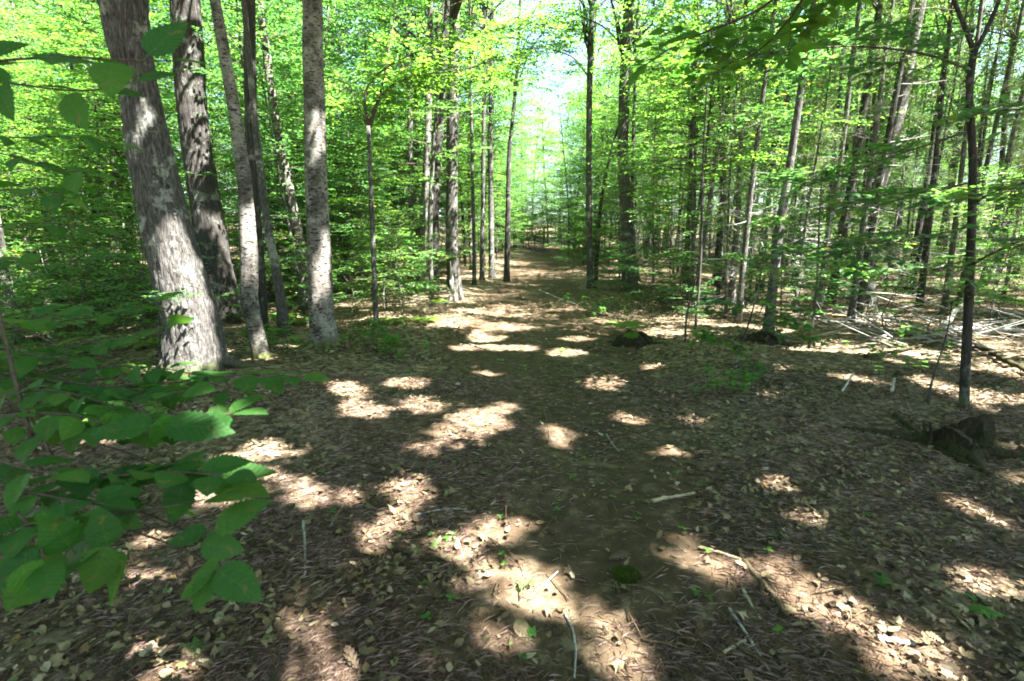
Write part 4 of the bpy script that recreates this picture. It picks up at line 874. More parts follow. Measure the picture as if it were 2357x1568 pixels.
sprig_sapling('leafy_sapling', 'bright leafy sapling with yellow-green sprays high in the right woods', (1600, 760), (1640, 60), 7,
    [([(1630, 300), (1700, 260), (1780, 270)], 0, 12, 0.9), ([(1632, 240), (1570, 200), (1510, 190)], 0, 12, 0.9), ([(1635, 180), (1700, 140), (1790, 150)], 0, 12, 0.9), ([(1628, 380), (1690, 350), (1760, 350)], 0, 10, 0.8), ([(1636, 120), (1590, 70), (1530, 60)], 0, 10, 0.9), ([(1638, 90), (1690, 40), (1760, 30)], 0, 10, 0.9)], 64, 0.09, 'canopy')
g3 = np.array([2.6, 0.4, float(hgt(2.6, 0.4))])
mp = thing('overhanging_maple', 'near maple sapling outside the picture holding a dark leaf cluster before the right treetops', 'sapling', g3)
stem_of(mp, [g3-np.array([0, 0, 0.03]), g3+np.array([0.05, 0.1, 1.5]), g3+np.array([0.0, 0.3, 2.8]), g3+np.array([-0.1, 0.6, 3.9])], 0.02, 0.008, 'bark_grey')
for i, (px, d0, d1, nt) in enumerate([([(1960, -260), (1860, -80), (1760, 20), (1640, 70), (1540, 100)], 1.9, 2.8, 6), ([(1960, -260), (1880, -60), (1830, 30), (1760, 110), (1690, 150)], 1.9, 2.9, 4)]):
    spray_branch(mp, px, d0, d1, 0.009, 0.10, nt, 580+i, 0.55, 'maple')

# ------------------------------------------------------------------ stumps, mounds, logs, brush
def rotten_stump():
    g = ground(2200, 1030); rg = np.random.default_rng(3); root = thing('rotten_stump', 'dark rotten broken stump with a ragged hollow top at the foot of the forked sapling', 'stump', g)
    n = 40; th = np.linspace(0, 2*math.pi, n, endpoint=False); V = []; T = []
    top = 0.10+0.04*np.sin(2*th+0.4)+0.10*np.maximum(0, np.cos(th-0.35))**3+0.05*np.maximum(0, np.cos(th-3.5))**4+rg.uniform(-0.02, 0.02, n)
    lev = [(-0.06, 1.35), (0.0, 1.2), (0.06, 1.0), (0.5, 0.92), (0.8, 0.98), (1.0, 1.02)]
    rad = 0.175*(1+0.12*np.sin(3*th+1)+0.08*np.sin(5*th)+rg.normal(0, 0.035, n))
    for k, (f, s) in enumerate(lev):
        z = f if k < 3 else f*top
        V.append(np.stack([rad*s*np.cos(th)+0.12*max(0, f-0.3)*np.maximum(0, np.cos(th)), rad*s*np.sin(th), np.broadcast_to(z, n)], 1))
    for f, s in ((0.9, 0.72), (0.35, 0.55), (0.1, 0.3)):
        V.append(np.stack([rad*s*np.cos(th)+0.06*f, rad*s*np.sin(th), f*top*0.95], 1))
    for k in range(len(V)-1):
        for j in range(n):
            a, b_, c, d = k*n+j, k*n+(j+1) % n, (k+1)*n+(j+1) % n, (k+1)*n+j; T += [(a, b_, c), (a, c, d)]
    V = np.concatenate(V); m = len(V); V = np.concatenate([V, [[0, 0, 0.02]]]); T += [((len(lev)+2)*n+j, (len(lev)+2)*n+(j+1) % n, m) for j in range(n)]
    b = MB(); b.add(V, T); obj('stump_shell', b.mesh('stump_shell', False), M['rotten'], root)
    for k in range(4):
        a = rg.uniform(0, 6.28); p = np.array([0.2*math.cos(a), 0.2*math.sin(a), rg.uniform(0.05, 0.1)]); b = MB()
        b.add(*tube(np.stack([p-np.array([0, 0, 0.1]), p, p+np.array([0.02*math.cos(a), 0.02*math.sin(a), rg.uniform(0.04, 0.11)])]), [0.022, 0.016, 0.003], 5)); obj('splinter', b.mesh('splinter'), M['rotten'], root)
    for k, (a, L_) in enumerate([(2.6, 0.75), (0.0, 0.5), (4.4, 0.45), (5.6, 0.6)]):
        d = np.array([math.cos(a), math.sin(a), 0]); t = np.linspace(0.1, L_, 7); P = d[None]*t[:, None]; P[:, 2] = [float(hgt(g[0]+q[0], g[1]+q[1]))-g[2]+0.03*(1-i/6) for i, q in enumerate(P)]
        b = MB(); b.add(*tube(P, np.linspace(0.06, 0.015, 7), 8)); obj('root', b.mesh('root', True), M['rotten'], root)
rotten_stump()
def mound(name, label, px, py, rx, ry, h, seed, mat1, mat2, cat):
    g = ground(px, py); rg = np.random.default_rng(seed); root = thing(name, label, cat, g); n, m = 36, 10; V = []; T = []
    ph = rg.uniform(0, 6, 6)
    for k in range(m+1):
        f = k/m; th = np.linspace(0, 2*math.pi, n, endpoint=False); r = f*(1+0.14*np.sin(3*th+ph[0])+0.1*np.sin(5*th+ph[1]))
        x, y = rx*r*np.cos(th), ry*r*np.sin(th); z = h*(1-f**1.6)*(1+0.25*np.sin(4*th+ph[2])*f)+rg.normal(0, 0.012, n)*(f < 0.95)*min(1, k)
        gz = hgt(g[0]+x, g[1]+y)-g[2]; V.append(np.stack([x, y, z+gz-0.02*(f > 0.95)], 1))
    for k in range(m):
        for j in range(n):
            a, b_, c, d = k*n+j, k*n+(j+1) % n, (k+1)*n+(j+1) % n, (k+1)*n+j; T += [(a, b_, c), (a, c, d)]
    V = np.concatenate(V); T = np.array(T); top = (T//n).max(1) <= m*0.55
    for nm, s, mt in (('earth_base', ~top, mat1), ('moss_cap', top, mat2)):
        u, inv = np.unique(T[s], return_inverse=True); b = MB(); b.add(V[u], inv.reshape(-1, 3)); obj(nm, b.mesh(nm, True), mt, root)
    for k in range(6):
        a = rg.uniform(0, 6.28); t = np.linspace(0.3, 1.5, 6); P = np.stack([rx*t*math.cos(a), ry*t*math.sin(a), np.zeros(6)], 1); P[:, 0] += rg.normal(0, 0.03, 6)
        P[:, 2] = [h*max(0, 1-min(1, tt)**1.6)+float(hgt(g[0]+q[0], g[1]+q[1]))-g[2]+0.015 for tt, q in zip(t, P)]
        b = MB(); b.add(*tube(P, np.linspace(0.035, 0.008, 6), 6)); obj('root', b.mesh('root', True), M['rotten'], root)
    return g
gm = mound('mossy_stump', 'low mossy stump mound with a fern on it at the right trail edge', 1455, 792, 0.32, 0.28, 0.20, 4, M['soil'], M['moss'], 'stump')
mound('root_mound', 'dark root mound under the leaning smooth trunk in the right woods', 1752, 788, 0.38, 0.28, 0.15, 5, M['soil'], M['soil'], 'mound')
mound('root_mound', 'small dark earth mound behind the mossy stump, right of the trail', 1540, 694, 0.3, 0.25, 0.16, 6, M['soil'], M['moss'], 'mound')
def stub():
    g = ground(1047, 692); rg = np.random.default_rng(8); root = thing('splintered_stub', 'pale splintered dead stub at the left trail edge before the straight dark trunk', 'stump', g)
    for k in range(13):
        a = rg.uniform(0, 6.28); r = rg.uniform(0.02, 0.16); h = rg.uniform(0.25, 0.75) if k else 1.1; p = np.array([r*math.cos(a), r*math.sin(a), -0.05])
        b = MB(); b.add(*tube(np.stack([p*1.35, p+np.array([0, 0, h*0.5]), p+np.array([rg.normal(0, 0.03), 0, h])]), [0.075, 0.055, 0.008], 6)); obj('splinter', b.mesh('splinter', True), M['deadwood'], root)
stub()
def stick(name, label, px, r, mat, cat='stick', lift=0.0, group=None, lifts=None, knob=0.12, nseg=None):
    P = np.array([ground(a, b) for a, b in px]); 
    if lifts: P[:, 2] += lifts
    P[:, 2] += r*0.7+lift; c = P[0].copy(); n = nseg or max(6, 5*len(P)); S = smooth_path(P, n)
    rg = np.random.default_rng(int(abs(px[0][0])*7+px[0][1])); S[1:-1] += rg.normal(0, r*0.12, (n-2, 3))
    R = np.linspace(r, r*0.65, n)*(1+rg.normal(0, knob, n)); b = MB(); b.add(*tube(S-c, R, 8))
    o = obj(name, b.mesh(name, True), M[mat], None, c); tag(o, label, cat, group); return o
stick('bare_stick', 'thick pale bare stick lying alone on the dark trail right of centre', [(1500, 1156), (1550, 1147), (1598, 1138)], 0.014, 'stick_pale')
stick('crooked_branch', 'dark crooked fallen branch bending towards the lower right', [(1711, 1294), (1745, 1335), (1780, 1375), (1811, 1418)], 0.015, 'stick_brown')
stick('bare_stick', 'pale stick joining the upper end of the dark crooked branch', [(1611, 1262), (1660, 1276), (1709, 1292)], 0.010, 'stick_pale')
stick('bare_stick', 'short pale stick left of the dark crooked branch', [(1709, 1358), (1730, 1395), (1751, 1429)], 0.008, 'stick_pale')
stick('bare_stick', 'grey straight stick below the short pale one', [(1679, 1403), (1715, 1458), (1751, 1513)], 0.008, 'stick_grey')
stick('bare_stick', 'short pale stick lying crosswise under the grey straight one', [(1667, 1505), (1715, 1477)], 0.008, 'stick_pale')
stick('bare_stick', 'sunlit white stick in the long light patch at lower right', [(2018, 1471), (2060, 1480), (2106, 1488)], 0.013, 'stick_grey')
stick('thin_twig', 'thin dark curved twig reaching into the brightest foreground sun patch', [(1129, 1242), (1185, 1286), (1205, 1318), (1215, 1346)], 0.0035, 'stick_brown', 'twig', 0.01)
stick('thin_twig', 'straight grey twig slanting across the brightest foreground sun patch', [(1284, 1321), (1250, 1352), (1216, 1385)], 0.004, 'stick_grey', 'twig', 0.01)
stick('thin_twig', 'long grey curved twig running out of the bottom edge right of centre', [(1300, 1417), (1318, 1450), (1326, 1500), (1322, 1568)], 0.0055, 'stick_grey', 'twig', 0.006)
stick('lichen_stick', 'short lichen-grey stick standing lengthwise on the left trail side', [(698, 1202), (703, 1262), (702, 1326)], 0.009, 'stick_grey')
stick('bare_stick', 'grey stick lying flat left above the foreground sun patches', [(957, 1188), (1000, 1178), (1045, 1172), (1095, 1180)], 0.008, 'stick_grey')
stick('thin_twig', 'reddish twig standing upright behind the small oval sun patch', [(1164, 1200), (1165, 1198)], 0.0035, 'stick_brown', 'twig', 0, None, [0, 0.09])
stick('dark_stick', 'dark stick lying along the trail right of the large sun patch', [(1250, 940), (1258, 970), (1266, 1000), (1262, 1025)], 0.009, 'stick_brown')
stick('long_branch', 'long dark branch lying across the right half of the trail', [(1290, 866), (1347, 868), (1440, 880), (1533, 896), (1640, 905)], 0.012, 'stick_brown', 'branch')
stick('long_branch', 'dark slanting branch on the trail behind the large sun patch', [(1056, 850), (1105, 862), (1154, 880)], 0.012, 'stick_brown', 'branch')
stick('long_branch', 'brown branch on the left half of the middle trail', [(1027, 780), (1075, 792), (1118, 806)], 0.018, 'stick_brown', 'branch')
stick('bare_stick', 'thin pale stick left of the pale sun-flecked middle, lying lengthwise', [(760, 1215), (775, 1185), (790, 1165)], 0.006, 'stick_pale')
stick('bare_stick', 'short grey stick at the right beside the thick pale stick', [(1395, 1000), (1410, 1025), (1425, 1040)], 0.007, 'stick_grey')
stick('bare_stick', 'slanting stick in the shade at the lower right corner', [(2130, 1370), (2200, 1420), (2250, 1470)], 0.008, 'stick_brown')
stick('fallen_log', 'white fallen log propped up at an angle in the right woods', [(2172, 756), (2196, 738), (2222, 720)], 0.055, 'deadwood', 'log', 0.0, None, [0, 0.14, 0.30], 0.04)
stick('fallen_log', 'long pale fallen log running out of the right picture edge', [(2170, 770), (2250, 771), (2330, 774), (2450, 778)], 0.05, 'deadwood', 'log', 0.06, None, None, 0.04)
stick('fallen_log', 'dark fallen limb slanting down to the right picture edge', [(2235, 800), (2290, 826), (2357, 862), (2430, 905)], 0.04, 'rotten', 'log', 0.03, None, None, 0.04)
stick('fallen_log', 'dark fallen limb lying above the long sunlit band on the right', [(1990, 826), (2060, 815), (2120, 800), (2160, 792)], 0.025, 'rotten', 'log', 0.02, None, None, 0.04)
stick('fallen_log', 'pale slim log beyond the dark root mound', [(1880, 745), (1960, 752), (2060, 762)], 0.025, 'deadwood', 'log', 0.05, None, None, 0.05)
stick('fallen_log', 'dark half-buried limb in front of the rotten stump', [(2060, 960), (2110, 1000), (2170, 1045), (2260, 1085)], 0.03, 'rotten', 'log', -0.01, None, None, 0.05)
stick('standing_stub', 'short white broken stub in the shade left of the pale crooked sapling', [(2052, 905), (2054, 903)], 0.016, 'deadwood', 'stub', 0, None, [0, 0.15])
stick('standing_stub', 'forked white dead twig standing in the shade on the right floor', [(1938, 902), (1962, 880)], 0.012, 'deadwood', 'stub', 0, None, [0, 0.10])
stick('fallen_log', 'pale slim log in the undergrowth near the left picture edge', [(30, 1010), (90, 985), (150, 962)], 0.022, 'deadwood', 'log', 0.02)
def brush(label, px, py, n, R, seed):
    g = ground(px, py); rg = np.random.default_rng(seed); root = thing('brush_pile', label, 'brush', g)
    for k in range(n):
        p = np.array([rg.normal(0, R), rg.normal(0, R*0.7), 0]); p[2] = float(hgt(g[0]+p[0], g[1]+p[1]))-g[2]+rg.uniform(0.0, 0.1); a = rg.uniform(0, 6.28); L_ = rg.uniform(0.4, 1.3)
        d = np.array([math.cos(a), math.sin(a)*0.6, rg.uniform(-0.02, 0.35)])*L_; q = p+d; mid = (p+q)/2+rg.normal(0, 0.05, 3); mid[2] = abs(mid[2])
        b = MB(); b.add(*tube(smooth_path(np.stack([p, mid, q]), 6), np.linspace(rg.uniform(0.008, 0.020), 0.004, 6), 5)); obj('dead_branch', b.mesh('dead_branch', True), M['stick_grey' if k % 3 else 'stick_brown'], root)
brush('tangle of pale dead branches at the foot of the thickest right-hand trunk', 1990, 735, 34, 0.9, 21)
brush('tangle of grey dead branches around the fallen white logs', 2260, 755, 60, 1.2, 22)
brush('pale sunlit dead branches strewn before the long fallen log', 2290, 800, 60, 1.0, 26)
brush('pale dead branches heaped beyond the long fallen log at the right edge', 2300, 725, 50, 1.4, 27)
brush('pale dead twigs scattered left of the white fallen log', 2080, 770, 40, 0.9, 28)
brush('tangle of dead branches in the middle of the right woods', 1640, 690, 18, 1.0, 23)
brush('heap of dead branches at the left trail edge behind the arching sapling', 985, 700, 16, 0.8, 24)
brush('dead branches among the leaves far left of the thick maple', 120, 730, 14, 1.0, 25)

# ------------------------------------------------------------------ ferns, seedlings, moss, cones
def fern_parts(seed, nf, L_):
    rg = np.random.default_rng(seed); res = []
    for k in range(nf):
        az = k*6.28/nf+rg.uniform(-0.3, 0.3); d = np.array([math.cos(az), math.sin(az), 0]); s = np.array([-d[1], d[0], 0]); n = 16; t = np.linspace(0, 1, n); LL = L_*rg.uniform(0.75, 1.1)
        P = d[None]*(LL*(t*0.9))[:, None] + np.array([0, 0, 1.0])[None]*(LL*(0.85*t-0.75*t*t))[:, None]
        b = MB(); b.add(*tube(P, np.linspace(0.003, 0.001, n), 4, False)); T = nrm(np.gradient(P, axis=0)); c, a_, nn, l = [], [], [], []
        for sg in (-1, 1):
            tt = np.linspace(0.18, 0.99, 24); pp = np.stack([np.interp(tt, t, P[:, i]) for i in range(3)], 1); tg = np.stack([np.interp(tt, t, T[:, i]) for i in range(3)], 1)
            c.append(pp); a_.append(nrm(s[None]*sg+tg*0.35-np.array([0, 0, 0.12]))); nn.append(nrm(np.cross(tg, s[None])*1.0+rg.normal(0, 0.1, (24, 3)))); l.append(LL*0.26*np.sin(math.pi*np.clip(tt, 0, 1)**0.7)*0.9+0.008)
        nn = np.concatenate(nn); nn = np.where(nn[:, 2:3] < 0, -nn, nn); l = np.concatenate(l); b.add(*leaf_geo(np.concatenate(c), np.concatenate(a_), nn, l, l*0.22+0.006)); res.append(b)
    return res
def fern(label, px, py, nf, L_, seed, dz=0.0, group=None):
    g = ground(px, py); g[2] += dz; r = thing('fern', label, 'fern', g, group)
    for b in fern_parts(seed, nf, L_): obj('frond', b.mesh('frond'), M['fern'], r)
fern('yellow-green fern growing on the mossy stump at the right trail edge', 1432, 772, 9, 0.48, 1, 0.12)
fern('bright fern in the sun beside the splintered stub at the left trail edge', 1015, 700, 8, 0.45, 2)
fern('fern in the light gap between the slim birch and the speckled birch', 650, 735, 8, 0.5, 3)
fern('fern behind the mossy foot of the speckled birch', 690, 745, 8, 0.45, 4)
fern('fern at the foot of the arching sapling', 905, 745, 8, 0.45, 5)
fern('fern at the left trail edge before the splintered stub', 980, 742, 8, 0.4, 6)
fern('low fern on the floor before the fallen white log', 2130, 775, 7, 0.4, 7)
fern('fern close behind the thick leaning maple on its left', 352, 800, 8, 0.5, 8)
fern('small fern left of the thick leaning maple foot', 300, 855, 7, 0.4, 9)
def seedling_proto(seed, h, nl, leaf):
    rg = np.random.default_rng(seed); r = thing('seedling', 'x', 'seedling', (0, 0, -500), 'x'); b = MB(); P = np.stack([np.linspace(0, rg.normal(0, 0.15)*h, 5), np.linspace(0, rg.normal(0, 0.15)*h, 5), np.linspace(-0.02, h, 5)], 1)
    b.add(*tube(P, np.linspace(0.0025, 0.0015, 5), 5)); obj('stem', b.mesh('stem', True), M['twig'], r)
    for k in range(nl):
        t = 1-0.55*(k//3)/max(1, nl/3); o = np.array([np.interp(t, np.linspace(0, 1, 5), P[:, i]) for i in range(3)]); az = k*2.2+rg.uniform(-0.4, 0.4); l = leaf*rg.uniform(0.7, 1.2)
        q = MB(); q.add(*leaf_geo(o[None], np.array([[math.cos(az), math.sin(az), rg.uniform(-0.1, 0.3)]]), nrm(np.array([[0, 0, 1.0]])+rg.normal(0, 0.2, (1, 3))), np.array([l]), np.array([l*0.75]), True)); obj('leaf', q.mesh('leaf'), M['maple'], r)
    return r
SD = [seedling_proto(600+i, h, n, l) for i, (h, n, l) in enumerate([(0.03, 3, 0.026), (0.09, 5, 0.055), (0.22, 8, 0.085), (0.16, 6, 0.075), (0.30, 11, 0.09)])]
def seed_at(k, x, y, label, group, s=1.0): copy_tree(SD[k], (x, y, float(hgt(x, y))), rs.uniform(0, 6.28), s*rs.uniform(0.8, 1.2), label, group)
for (px0, py0, sx, sy, n, ks, lab, grp) in [
    (880, 800, 70, 30, 40, (2, 3, 4), 'leafy green seedling in the patch at the foot of the arching sapling', 'seedlings by the arching sapling'),
    (1370, 715, 80, 28, 44, (2, 3, 4), 'leafy green seedling in the patch along the right trail edge behind the mossy stump', 'seedlings at the right trail edge'),
    (620, 800, 60, 20, 18, (2, 4), 'leafy green seedling behind the slim bent birch', 'seedlings behind the slim birch'),
    (230, 960, 170, 60, 30, (2, 3, 4), 'leafy green seedling in the undergrowth below the thick leaning maple', 'seedlings left of the thick maple'),
    (1680, 900, 70, 40, 14, (1, 2, 3), 'green seedling on the shaded right floor before the low leafy sapling', 'seedlings before the leafy sapling'),
    (2100, 840, 140, 50, 22, (1, 2, 3), 'green seedling on the floor in front of the fallen logs', 'seedlings before the logs'),
    (1250, 850, 130, 40, 16, (0, 1), 'tiny green seedling on the middle of the trail', 'seedlings on the middle trail'),
    (1250, 1220, 560, 200, 34, (0, 0, 0), 'tiny green seedling on the near trail', 'seedlings on the near trail')]:
    for _ in range(n):
        g = ground(rs.gauss(px0, sx*0.6), rs.gauss(py0, sy*0.6)); seed_at(rs.choice(ks), g[0], g[1], lab, grp)
for r in SD:
    for ch in list(r.children): bpy.data.objects.remove(ch)
    bpy.data.objects.remove(r)
def moss_cushion(px, py, R, label):
    g = ground(px, py); rg = np.random.default_rng(2); N = 1400; a = rg.uniform(0, 6.28, N); r = R*np.sqrt(rg.uniform(0, 1, N)); z = 0.35*R*(1-(r/R)**2)
    c = np.stack([r*np.cos(a), r*np.sin(a)*0.9, z*0.6], 1); ax = nrm(rg.normal(0, 0.5, (N, 3))+np.array([0, 0, 1])); b = MB(); b.add(*leaf_geo(c, ax, nrm(rg.normal(0, 1, (N, 3))), np.full(N, 0.022), np.full(N, 0.006)))
    th = np.linspace(0, 6.283, 20, endpoint=False); V = [[0, 0, 0.3*R]]; V += [[R*0.55*math.cos(t), R*0.5*math.sin(t), 0.22*R] for t in th]+[[R*math.cos(t), R*0.9*math.sin(t), -0.01] for t in th]
    T = [(0, 1+i, 1+(i+1) % 20) for i in range(20)]+[(1+i, 21+i, 21+(i+1) % 20) for i in range(20)]+[(1+i, 21+(i+1) % 20, 1+(i+1) % 20) for i in range(20)]
    b.add(V, T); tag(obj('moss_cushion', b.mesh('moss_cushion'), M['moss'], None, g), label, 'moss')
moss_cushion(1440, 1325, 0.065, 'small round cushion of green moss on the near trail below the pine cone')
def pine_cone(px, py, az, label):
    g = ground(px, py); g[2] += 0.018; r = thing('pine_cone', label, 'pine cone', g); d = np.array([math.cos(az), math.sin(az), 0.05]); L_ = 0.11
    t = np.linspace(0, 1, 9); b = MB(); b.add(*tube(d[None]*((t-0.5)*L_)[:, None], 0.012*np.sin(math.pi*(0.08+0.9*t)), 8)); obj('core', b.mesh('core', True), M['cone'], r)
    s = nrm(np.cross(d, [0, 0, 1])); u = np.cross(s, d); q = MB()
    sc = MB(); sc.add(*leaf_geo(np.zeros((1, 3)), np.array([[1.0, 0, 0]]), np.array([[0, 0, 1.0]]), np.array([0.022]), np.array([0.015]))); me = sc.mesh('scale'); me.materials.append(M['cone'])
    for k in range(44):
        f = k/44; a = k*2.4; rad = nrm(s*math.cos(a)+u*math.sin(a)); p = d*((f-0.5)*L_)+rad*0.009*math.sin(math.pi*(0.1+0.85*f)); ax = nrm(rad*0.8+d*0.65); sd = nrm(np.cross(rad, ax)); nn = np.cross(ax, sd)
        o = obj('scale', me, None, r); m = 0.6+0.6*math.sin(math.pi*(0.1+0.8*f)); o.matrix_local = Matrix(((ax[0]*m, sd[0]*m, nn[0]*m, p[0]), (ax[1]*m, sd[1]*m, nn[1]*m, p[1]), (ax[2]*m, sd[2]*m, nn[2]*m, p[2]), (0, 0, 0, 1)))
pine_cone(1424, 1287, 0.25, 'brown pine cone lying above the green moss cushion on the near trail')
pine_cone(810, 1525, 2.2, 'brown pine cone at the lower edge left of the foreground sun patches')

# ------------------------------------------------------------------ fallen leaves, needles, litter
def outline_leaf(kind, seed):
    rg = np.random.default_rng(seed)
    if kind == 'oval': t = np.linspace(0, 1, 9); w = 0.27*np.sin(math.pi*t**0.8)**0.9; pts = [(a, -b) for a, b in zip(t, w)] + [(a, b) for a, b in zip(t[-2:0:-1], w[-2:0:-1])]
    elif kind == 'oak':
        t = np.linspace(0, 1, 13); w = 0.26*np.sin(math.pi*t**0.9)**0.7*np.where(np.arange(13) % 2, 1.15, 0.5); w[0] = w[-1] = 0.02; pts = [(a, -b) for a, b in zip(t, w)] + [(a, b) for a, b in zip(t[-1::-1], w[-1::-1])]
    else:
        an = [180, 150, 118, 95, 72, 52, 38, 18, 0]; ra = [0.30, 0.36, 0.55, 0.28, 0.62, 0.34, 0.40, 0.36, 0.68]; h = [(0.36+r*math.cos(math.radians(a)), r*math.sin(math.radians(a))) for a, r in zip(an, ra)]
        pts = [(x, -y) for x, y in h] + h[-2:0:-1]
    pts = np.array(pts); curl = rg.uniform(-1.6, 2.6); tw = rg.normal(0, 0.7); n = len(pts); cen = np.array([[0.45, 0.0]])
    inner = cen+(pts-cen)*0.5; A = np.concatenate([pts, inner, cen]); z = curl*A[:, 1]**2*1.3 + 0.35*rg.normal()*(A[:, 0]-0.5)**2 + tw*A[:, 1]*(A[:, 0]-0.5) + rg.normal(0, 0.018, len(A)); z -= np.quantile(z, 0.15)
    V = np.column_stack([A, z]); T = []
    for i in range(n): k = (i+1) % n; T += [(i, k, n+k), (i, n+k, n+i), (n+i, n+k, 2*n)]
    b = MB(); b.add(V, T); b.add(*tube(np.array([[-0.25, 0.02, 0.01], [-0.1, 0, 0.0], [0.3, 0, V[2*n, 2]+0.004]]), [0.008, 0.008, 0.005], 3, False)); return V, np.array(T), b
KINDS = {k: [outline_leaf(k, 700+10*i+j) for j in range(5)] for i, k in enumerate(('oval', 'oak', 'maple'))}
LM = {k: [x[2].mesh('fallen_leaf', False) for x in v] for k, v in KINDS.items()}
for v in LM.values():
    for me in v: me.materials.append(M['dry'])
GM = {k: x[2].mesh('green_fallen_leaf', False) for k, x in (('oval', KINDS['oval'][1]), ('maple', KINDS['maple'][2]), ('oak', KINDS['oak'][0]))}
for me in GM.values(): me.materials.append(M['maple'])
from mathutils import Euler
def fallen(me, name, x, y, s, rz, label, cat, group=None, tilt=0.16):
    o = obj(name, me, None, None, (x, y, float(hgt(x, y))+0.014)); o.scale = (s, s, s)
    o.rotation_euler = (rs.gauss(0, tilt), rs.gauss(0, tilt), rz); tag(o, label, cat, group); return o
for kind, px, py, s, lab in (('maple', 1025, 1236, 0.085, 'green maple leaf fallen on the trail left of the small oval sun patch'), ('oval', 1196, 1362, 0.095, 'pale green oval leaf lying in the brightest foreground sun patch'),
                             ('maple', 1236, 1461, 0.06, 'small dark green maple leaf below the brightest foreground sun patch'), ('oval', 1208, 1511, 0.06, 'small yellow-green oval leaf near the bottom edge'),
                             ('oak', 2225, 1409, 0.14, 'large green lobed oak leaf in the shade at the lower right'), ('maple', 2050, 1342, 0.09, 'pale green maple leaf at the edge of the right sun patch'),
                             ('maple', 470, 1485, 0.10, 'green maple leaf at the lower left below the broad-leaved sapling')):
    g = ground(px, py); fallen(GM[kind], 'green_fallen_leaf', g[0], g[1], s, rs.uniform(0, 6.28), lab, 'leaf', None, 0.1)
g = ground(1188, 1433); fallen(LM['oval'][3], 'fallen_leaf', g[0], g[1], 0.12, -1.1, 'large orange-brown curled leaf at the lower rim of the brightest sun patch', 'leaf', None, 0.3)
# leaves on the floor: denser off the worn middle of the trail
def leaf_density(x, y):
    d = np.abs(x-xc(y)-0.35*np.sin(y*0.6)); return (0.14 + 0.86*sstep((d-0.35)/1.3))*np.clip(0.62+0.55*np.sin(x*2.3+1.4*np.sin(y*1.7))*np.sin(y*2.1+x)+0.35*np.sin(x*6.3-y*2)*np.sin(y*5.1+x*1.4), 0.08, 1.3)
def sample_floor(n, y0, y1, pw, rg, cone=1.12, extra=0.6):
    y = y0+(y1-y0)*rg.uniform(0, 1, n)**pw; x = rg.uniform(-1, 1, n)*(y*cone+extra); k = rg.uniform(0, 1, n) < leaf_density(x, y); return x[k], y[k]
rg = np.random.default_rng(21)
x, y = sample_floor(900, 1.25, 3.6, 1.0, rg); LK = ['oval', 'oval', 'oak', 'maple']; TXT = {'oval': ('dry oval leaf lying in the near litter of the forest floor', 'dry oval leaves nearest the viewpoint'), 'oak': ('dry lobed oak leaf lying in the near litter of the forest floor', 'dry oak leaves nearest the viewpoint'), 'maple': ('dry pointed maple leaf lying in the near litter of the forest floor', 'dry maple leaves nearest the viewpoint')}
px, py = proj(np.stack([x, y, hgt(x, y)], 1)); vis = (px > 0) & (px < 2357) & (py < 1568); x, y = x[vis], y[vis]; o_ = np.argsort(y)[:285]
for a, b in zip(x[o_], y[o_]):
    k = rs.choice(LK); fallen(rs.choice(LM[k]), 'fallen_leaf', float(a), float(b), rs.uniform(0.035, 0.075), rs.uniform(0, 6.28), TXT[k][0], 'leaf', TXT[k][1], 0.22)
def litter(name, n, y0, y1, pw, lo, hi, label, seed, full=True, cone=1.15):
    rg = np.random.default_rng(seed); x, y = sample_floor(n, y0, y1, pw, rg, cone); N = len(x); b = MB(); z = hgt(x, y)+0.012+rg.uniform(0, 0.012, N)
    s = rg.uniform(lo, hi, N); rz = rg.uniform(0, 6.283, N); tx, ty = rg.normal(0, 0.25, N), rg.normal(0, 0.25, N)
    if full:
        allk = [(v[0][:, :], v[1]) for k in ('oval', 'oval', 'oak', 'maple') for v in KINDS[k]]
        pick = rg.integers(0, len(allk), N)
        for q, (V, T) in enumerate(allk):
            m = np.where(pick == q)[0]
            if not len(m): continue
            nv = (len(V)-1)//2; V2 = np.concatenate([V[:nv], V[-1:]]); T2 = np.array([(i, (i+1) % nv, nv) for i in range(nv)])
            L_ = (V2-np.array([0.45, 0, 0]))[None]*s[m][:, None, None]; c, sn = np.cos(rz[m])[:, None], np.sin(rz[m])[:, None]
            zz = L_[..., 2]+L_[..., 0]*tx[m][:, None]+L_[..., 1]*ty[m][:, None]; W_ = np.stack([L_[..., 0]*c-L_[..., 1]*sn+x[m][:, None], L_[..., 0]*sn+L_[..., 1]*c+y[m][:, None], zz+z[m][:, None]], -1)
            b.add(W_.reshape(-1, 3), (T2[None]+(np.arange(len(m))*(nv+1))[:, None, None]).reshape(-1, 3))
    else:
        ax = np.stack([np.cos(rz), np.sin(rz), tx], 1); nn = nrm(np.stack([tx, ty, np.ones(N)], 1)); b.add(*leaf_geo(np.stack([x, y, z], 1), ax, nn, s, s*rg.uniform(0.4, 0.7, N)))
    o = obj(name, b.mesh(name), M['dry']); tag(o, label, 'leaf litter', None, 'stuff')
litter('leaf_litter', 24000, 1.1, 5.5, 0.95, 0.010, 0.06, 'dry tan leaf litter scattered over the near forest floor', 31)
litter('leaf_litter', 44000, 5.0, 15, 0.85, 0.03, 0.09, 'dry tan leaf litter covering the middle forest floor', 32, False)
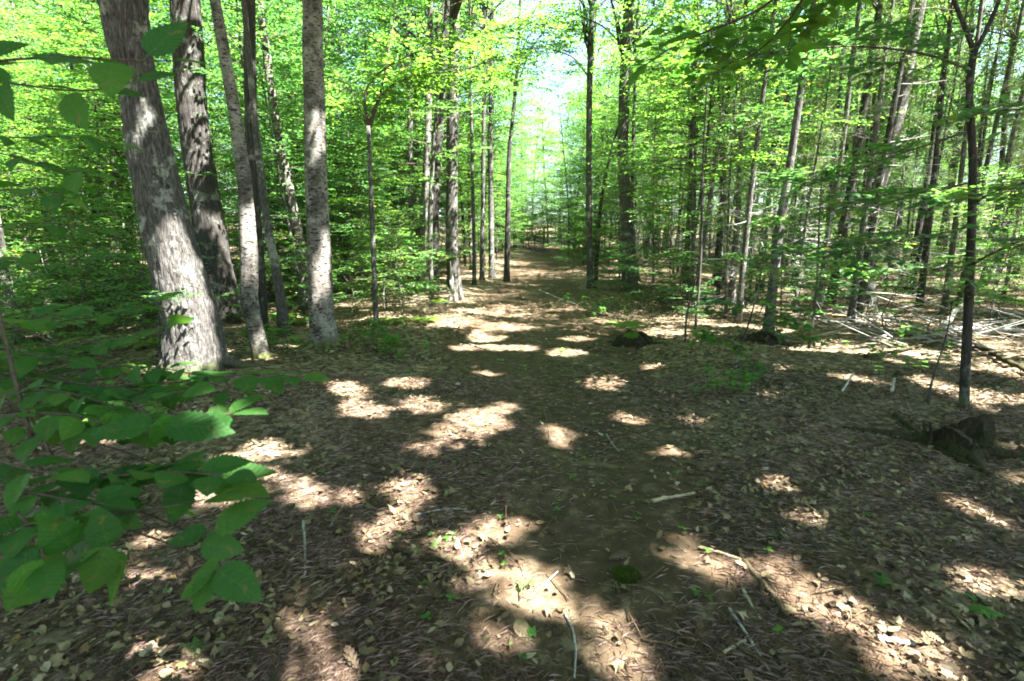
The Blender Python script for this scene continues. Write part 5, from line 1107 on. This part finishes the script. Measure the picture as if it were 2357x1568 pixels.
litter('leaf_litter', 26000, 14, 36, 0.9, 0.07, 0.13, 'dry tan leaf litter covering the far forest floor', 33, False)
def needles(n, y0, y1, seed):
    rg = np.random.default_rng(seed); y = y0+(y1-y0)*rg.uniform(0, 1, n)**1.2; x = rg.uniform(-1, 1, n)*(y*1.05+0.5)
    worn = (np.abs(x-xc(y)-0.45-0.15*np.sin(y*2)) < 0.6) & (y > 1.9); k = (rg.uniform(0, 1, n) < np.where(worn, 0.22, 1.0)*np.clip(0.75+0.6*patch_noise(x*1.4, y*1.4), 0.12, 1)); x, y = x[k], y[k]; n = len(x)
    rz = rg.uniform(0, 3.14, n); L_ = rg.uniform(0.025, 0.085, n); z = hgt(x, y)+0.004+rg.uniform(0, 0.010, n)
    ax = np.stack([np.cos(rz), np.sin(rz), rg.normal(0, 0.07, n)], 1); b = MB(); b.add(*leaf_geo(np.stack([x, y, z], 1), ax, np.tile([[0, 0, 1.0]], (n, 1)), L_, np.full(n, 0.0015)))
    tag(obj('needle_litter', b.mesh('needle_litter'), M['needles_dry']), 'reddish brown pine needle litter strewn over the near trail', 'needles', None, 'stuff')
needles(150000, 1.1, 6.0, 41)
def bits(n, y0, y1, seed):
    rg = np.random.default_rng(seed); b = MB()
    for k in range(n):
        y = y0+(y1-y0)*rg.uniform()**0.9; x = rg.uniform(-1, 1)*(y*1.1+0.4); a = rg.uniform(0, 6.28); L_ = rg.uniform(0.04, 0.22); d = np.array([math.cos(a), math.sin(a), 0])*L_; p = np.array([x, y, float(hgt(x, y))+0.014]); m = p+d/2+np.array([rg.normal(0, 0.01), rg.normal(0, 0.01), rg.uniform(0, 0.01)]); q = p+d; q[2] = float(hgt(q[0], q[1]))+0.014
        r = rg.uniform(0.0015, 0.0045); b.add(*tube(np.stack([p, m, q]), [r, r*0.9, r*0.6], 4))
    tag(obj('twig_litter', b.mesh('twig_litter', True), M['stick_brown']), 'small broken twigs strewn among the fallen leaves', 'twigs', None, 'stuff')
bits(1700, 1.2, 10, 51)
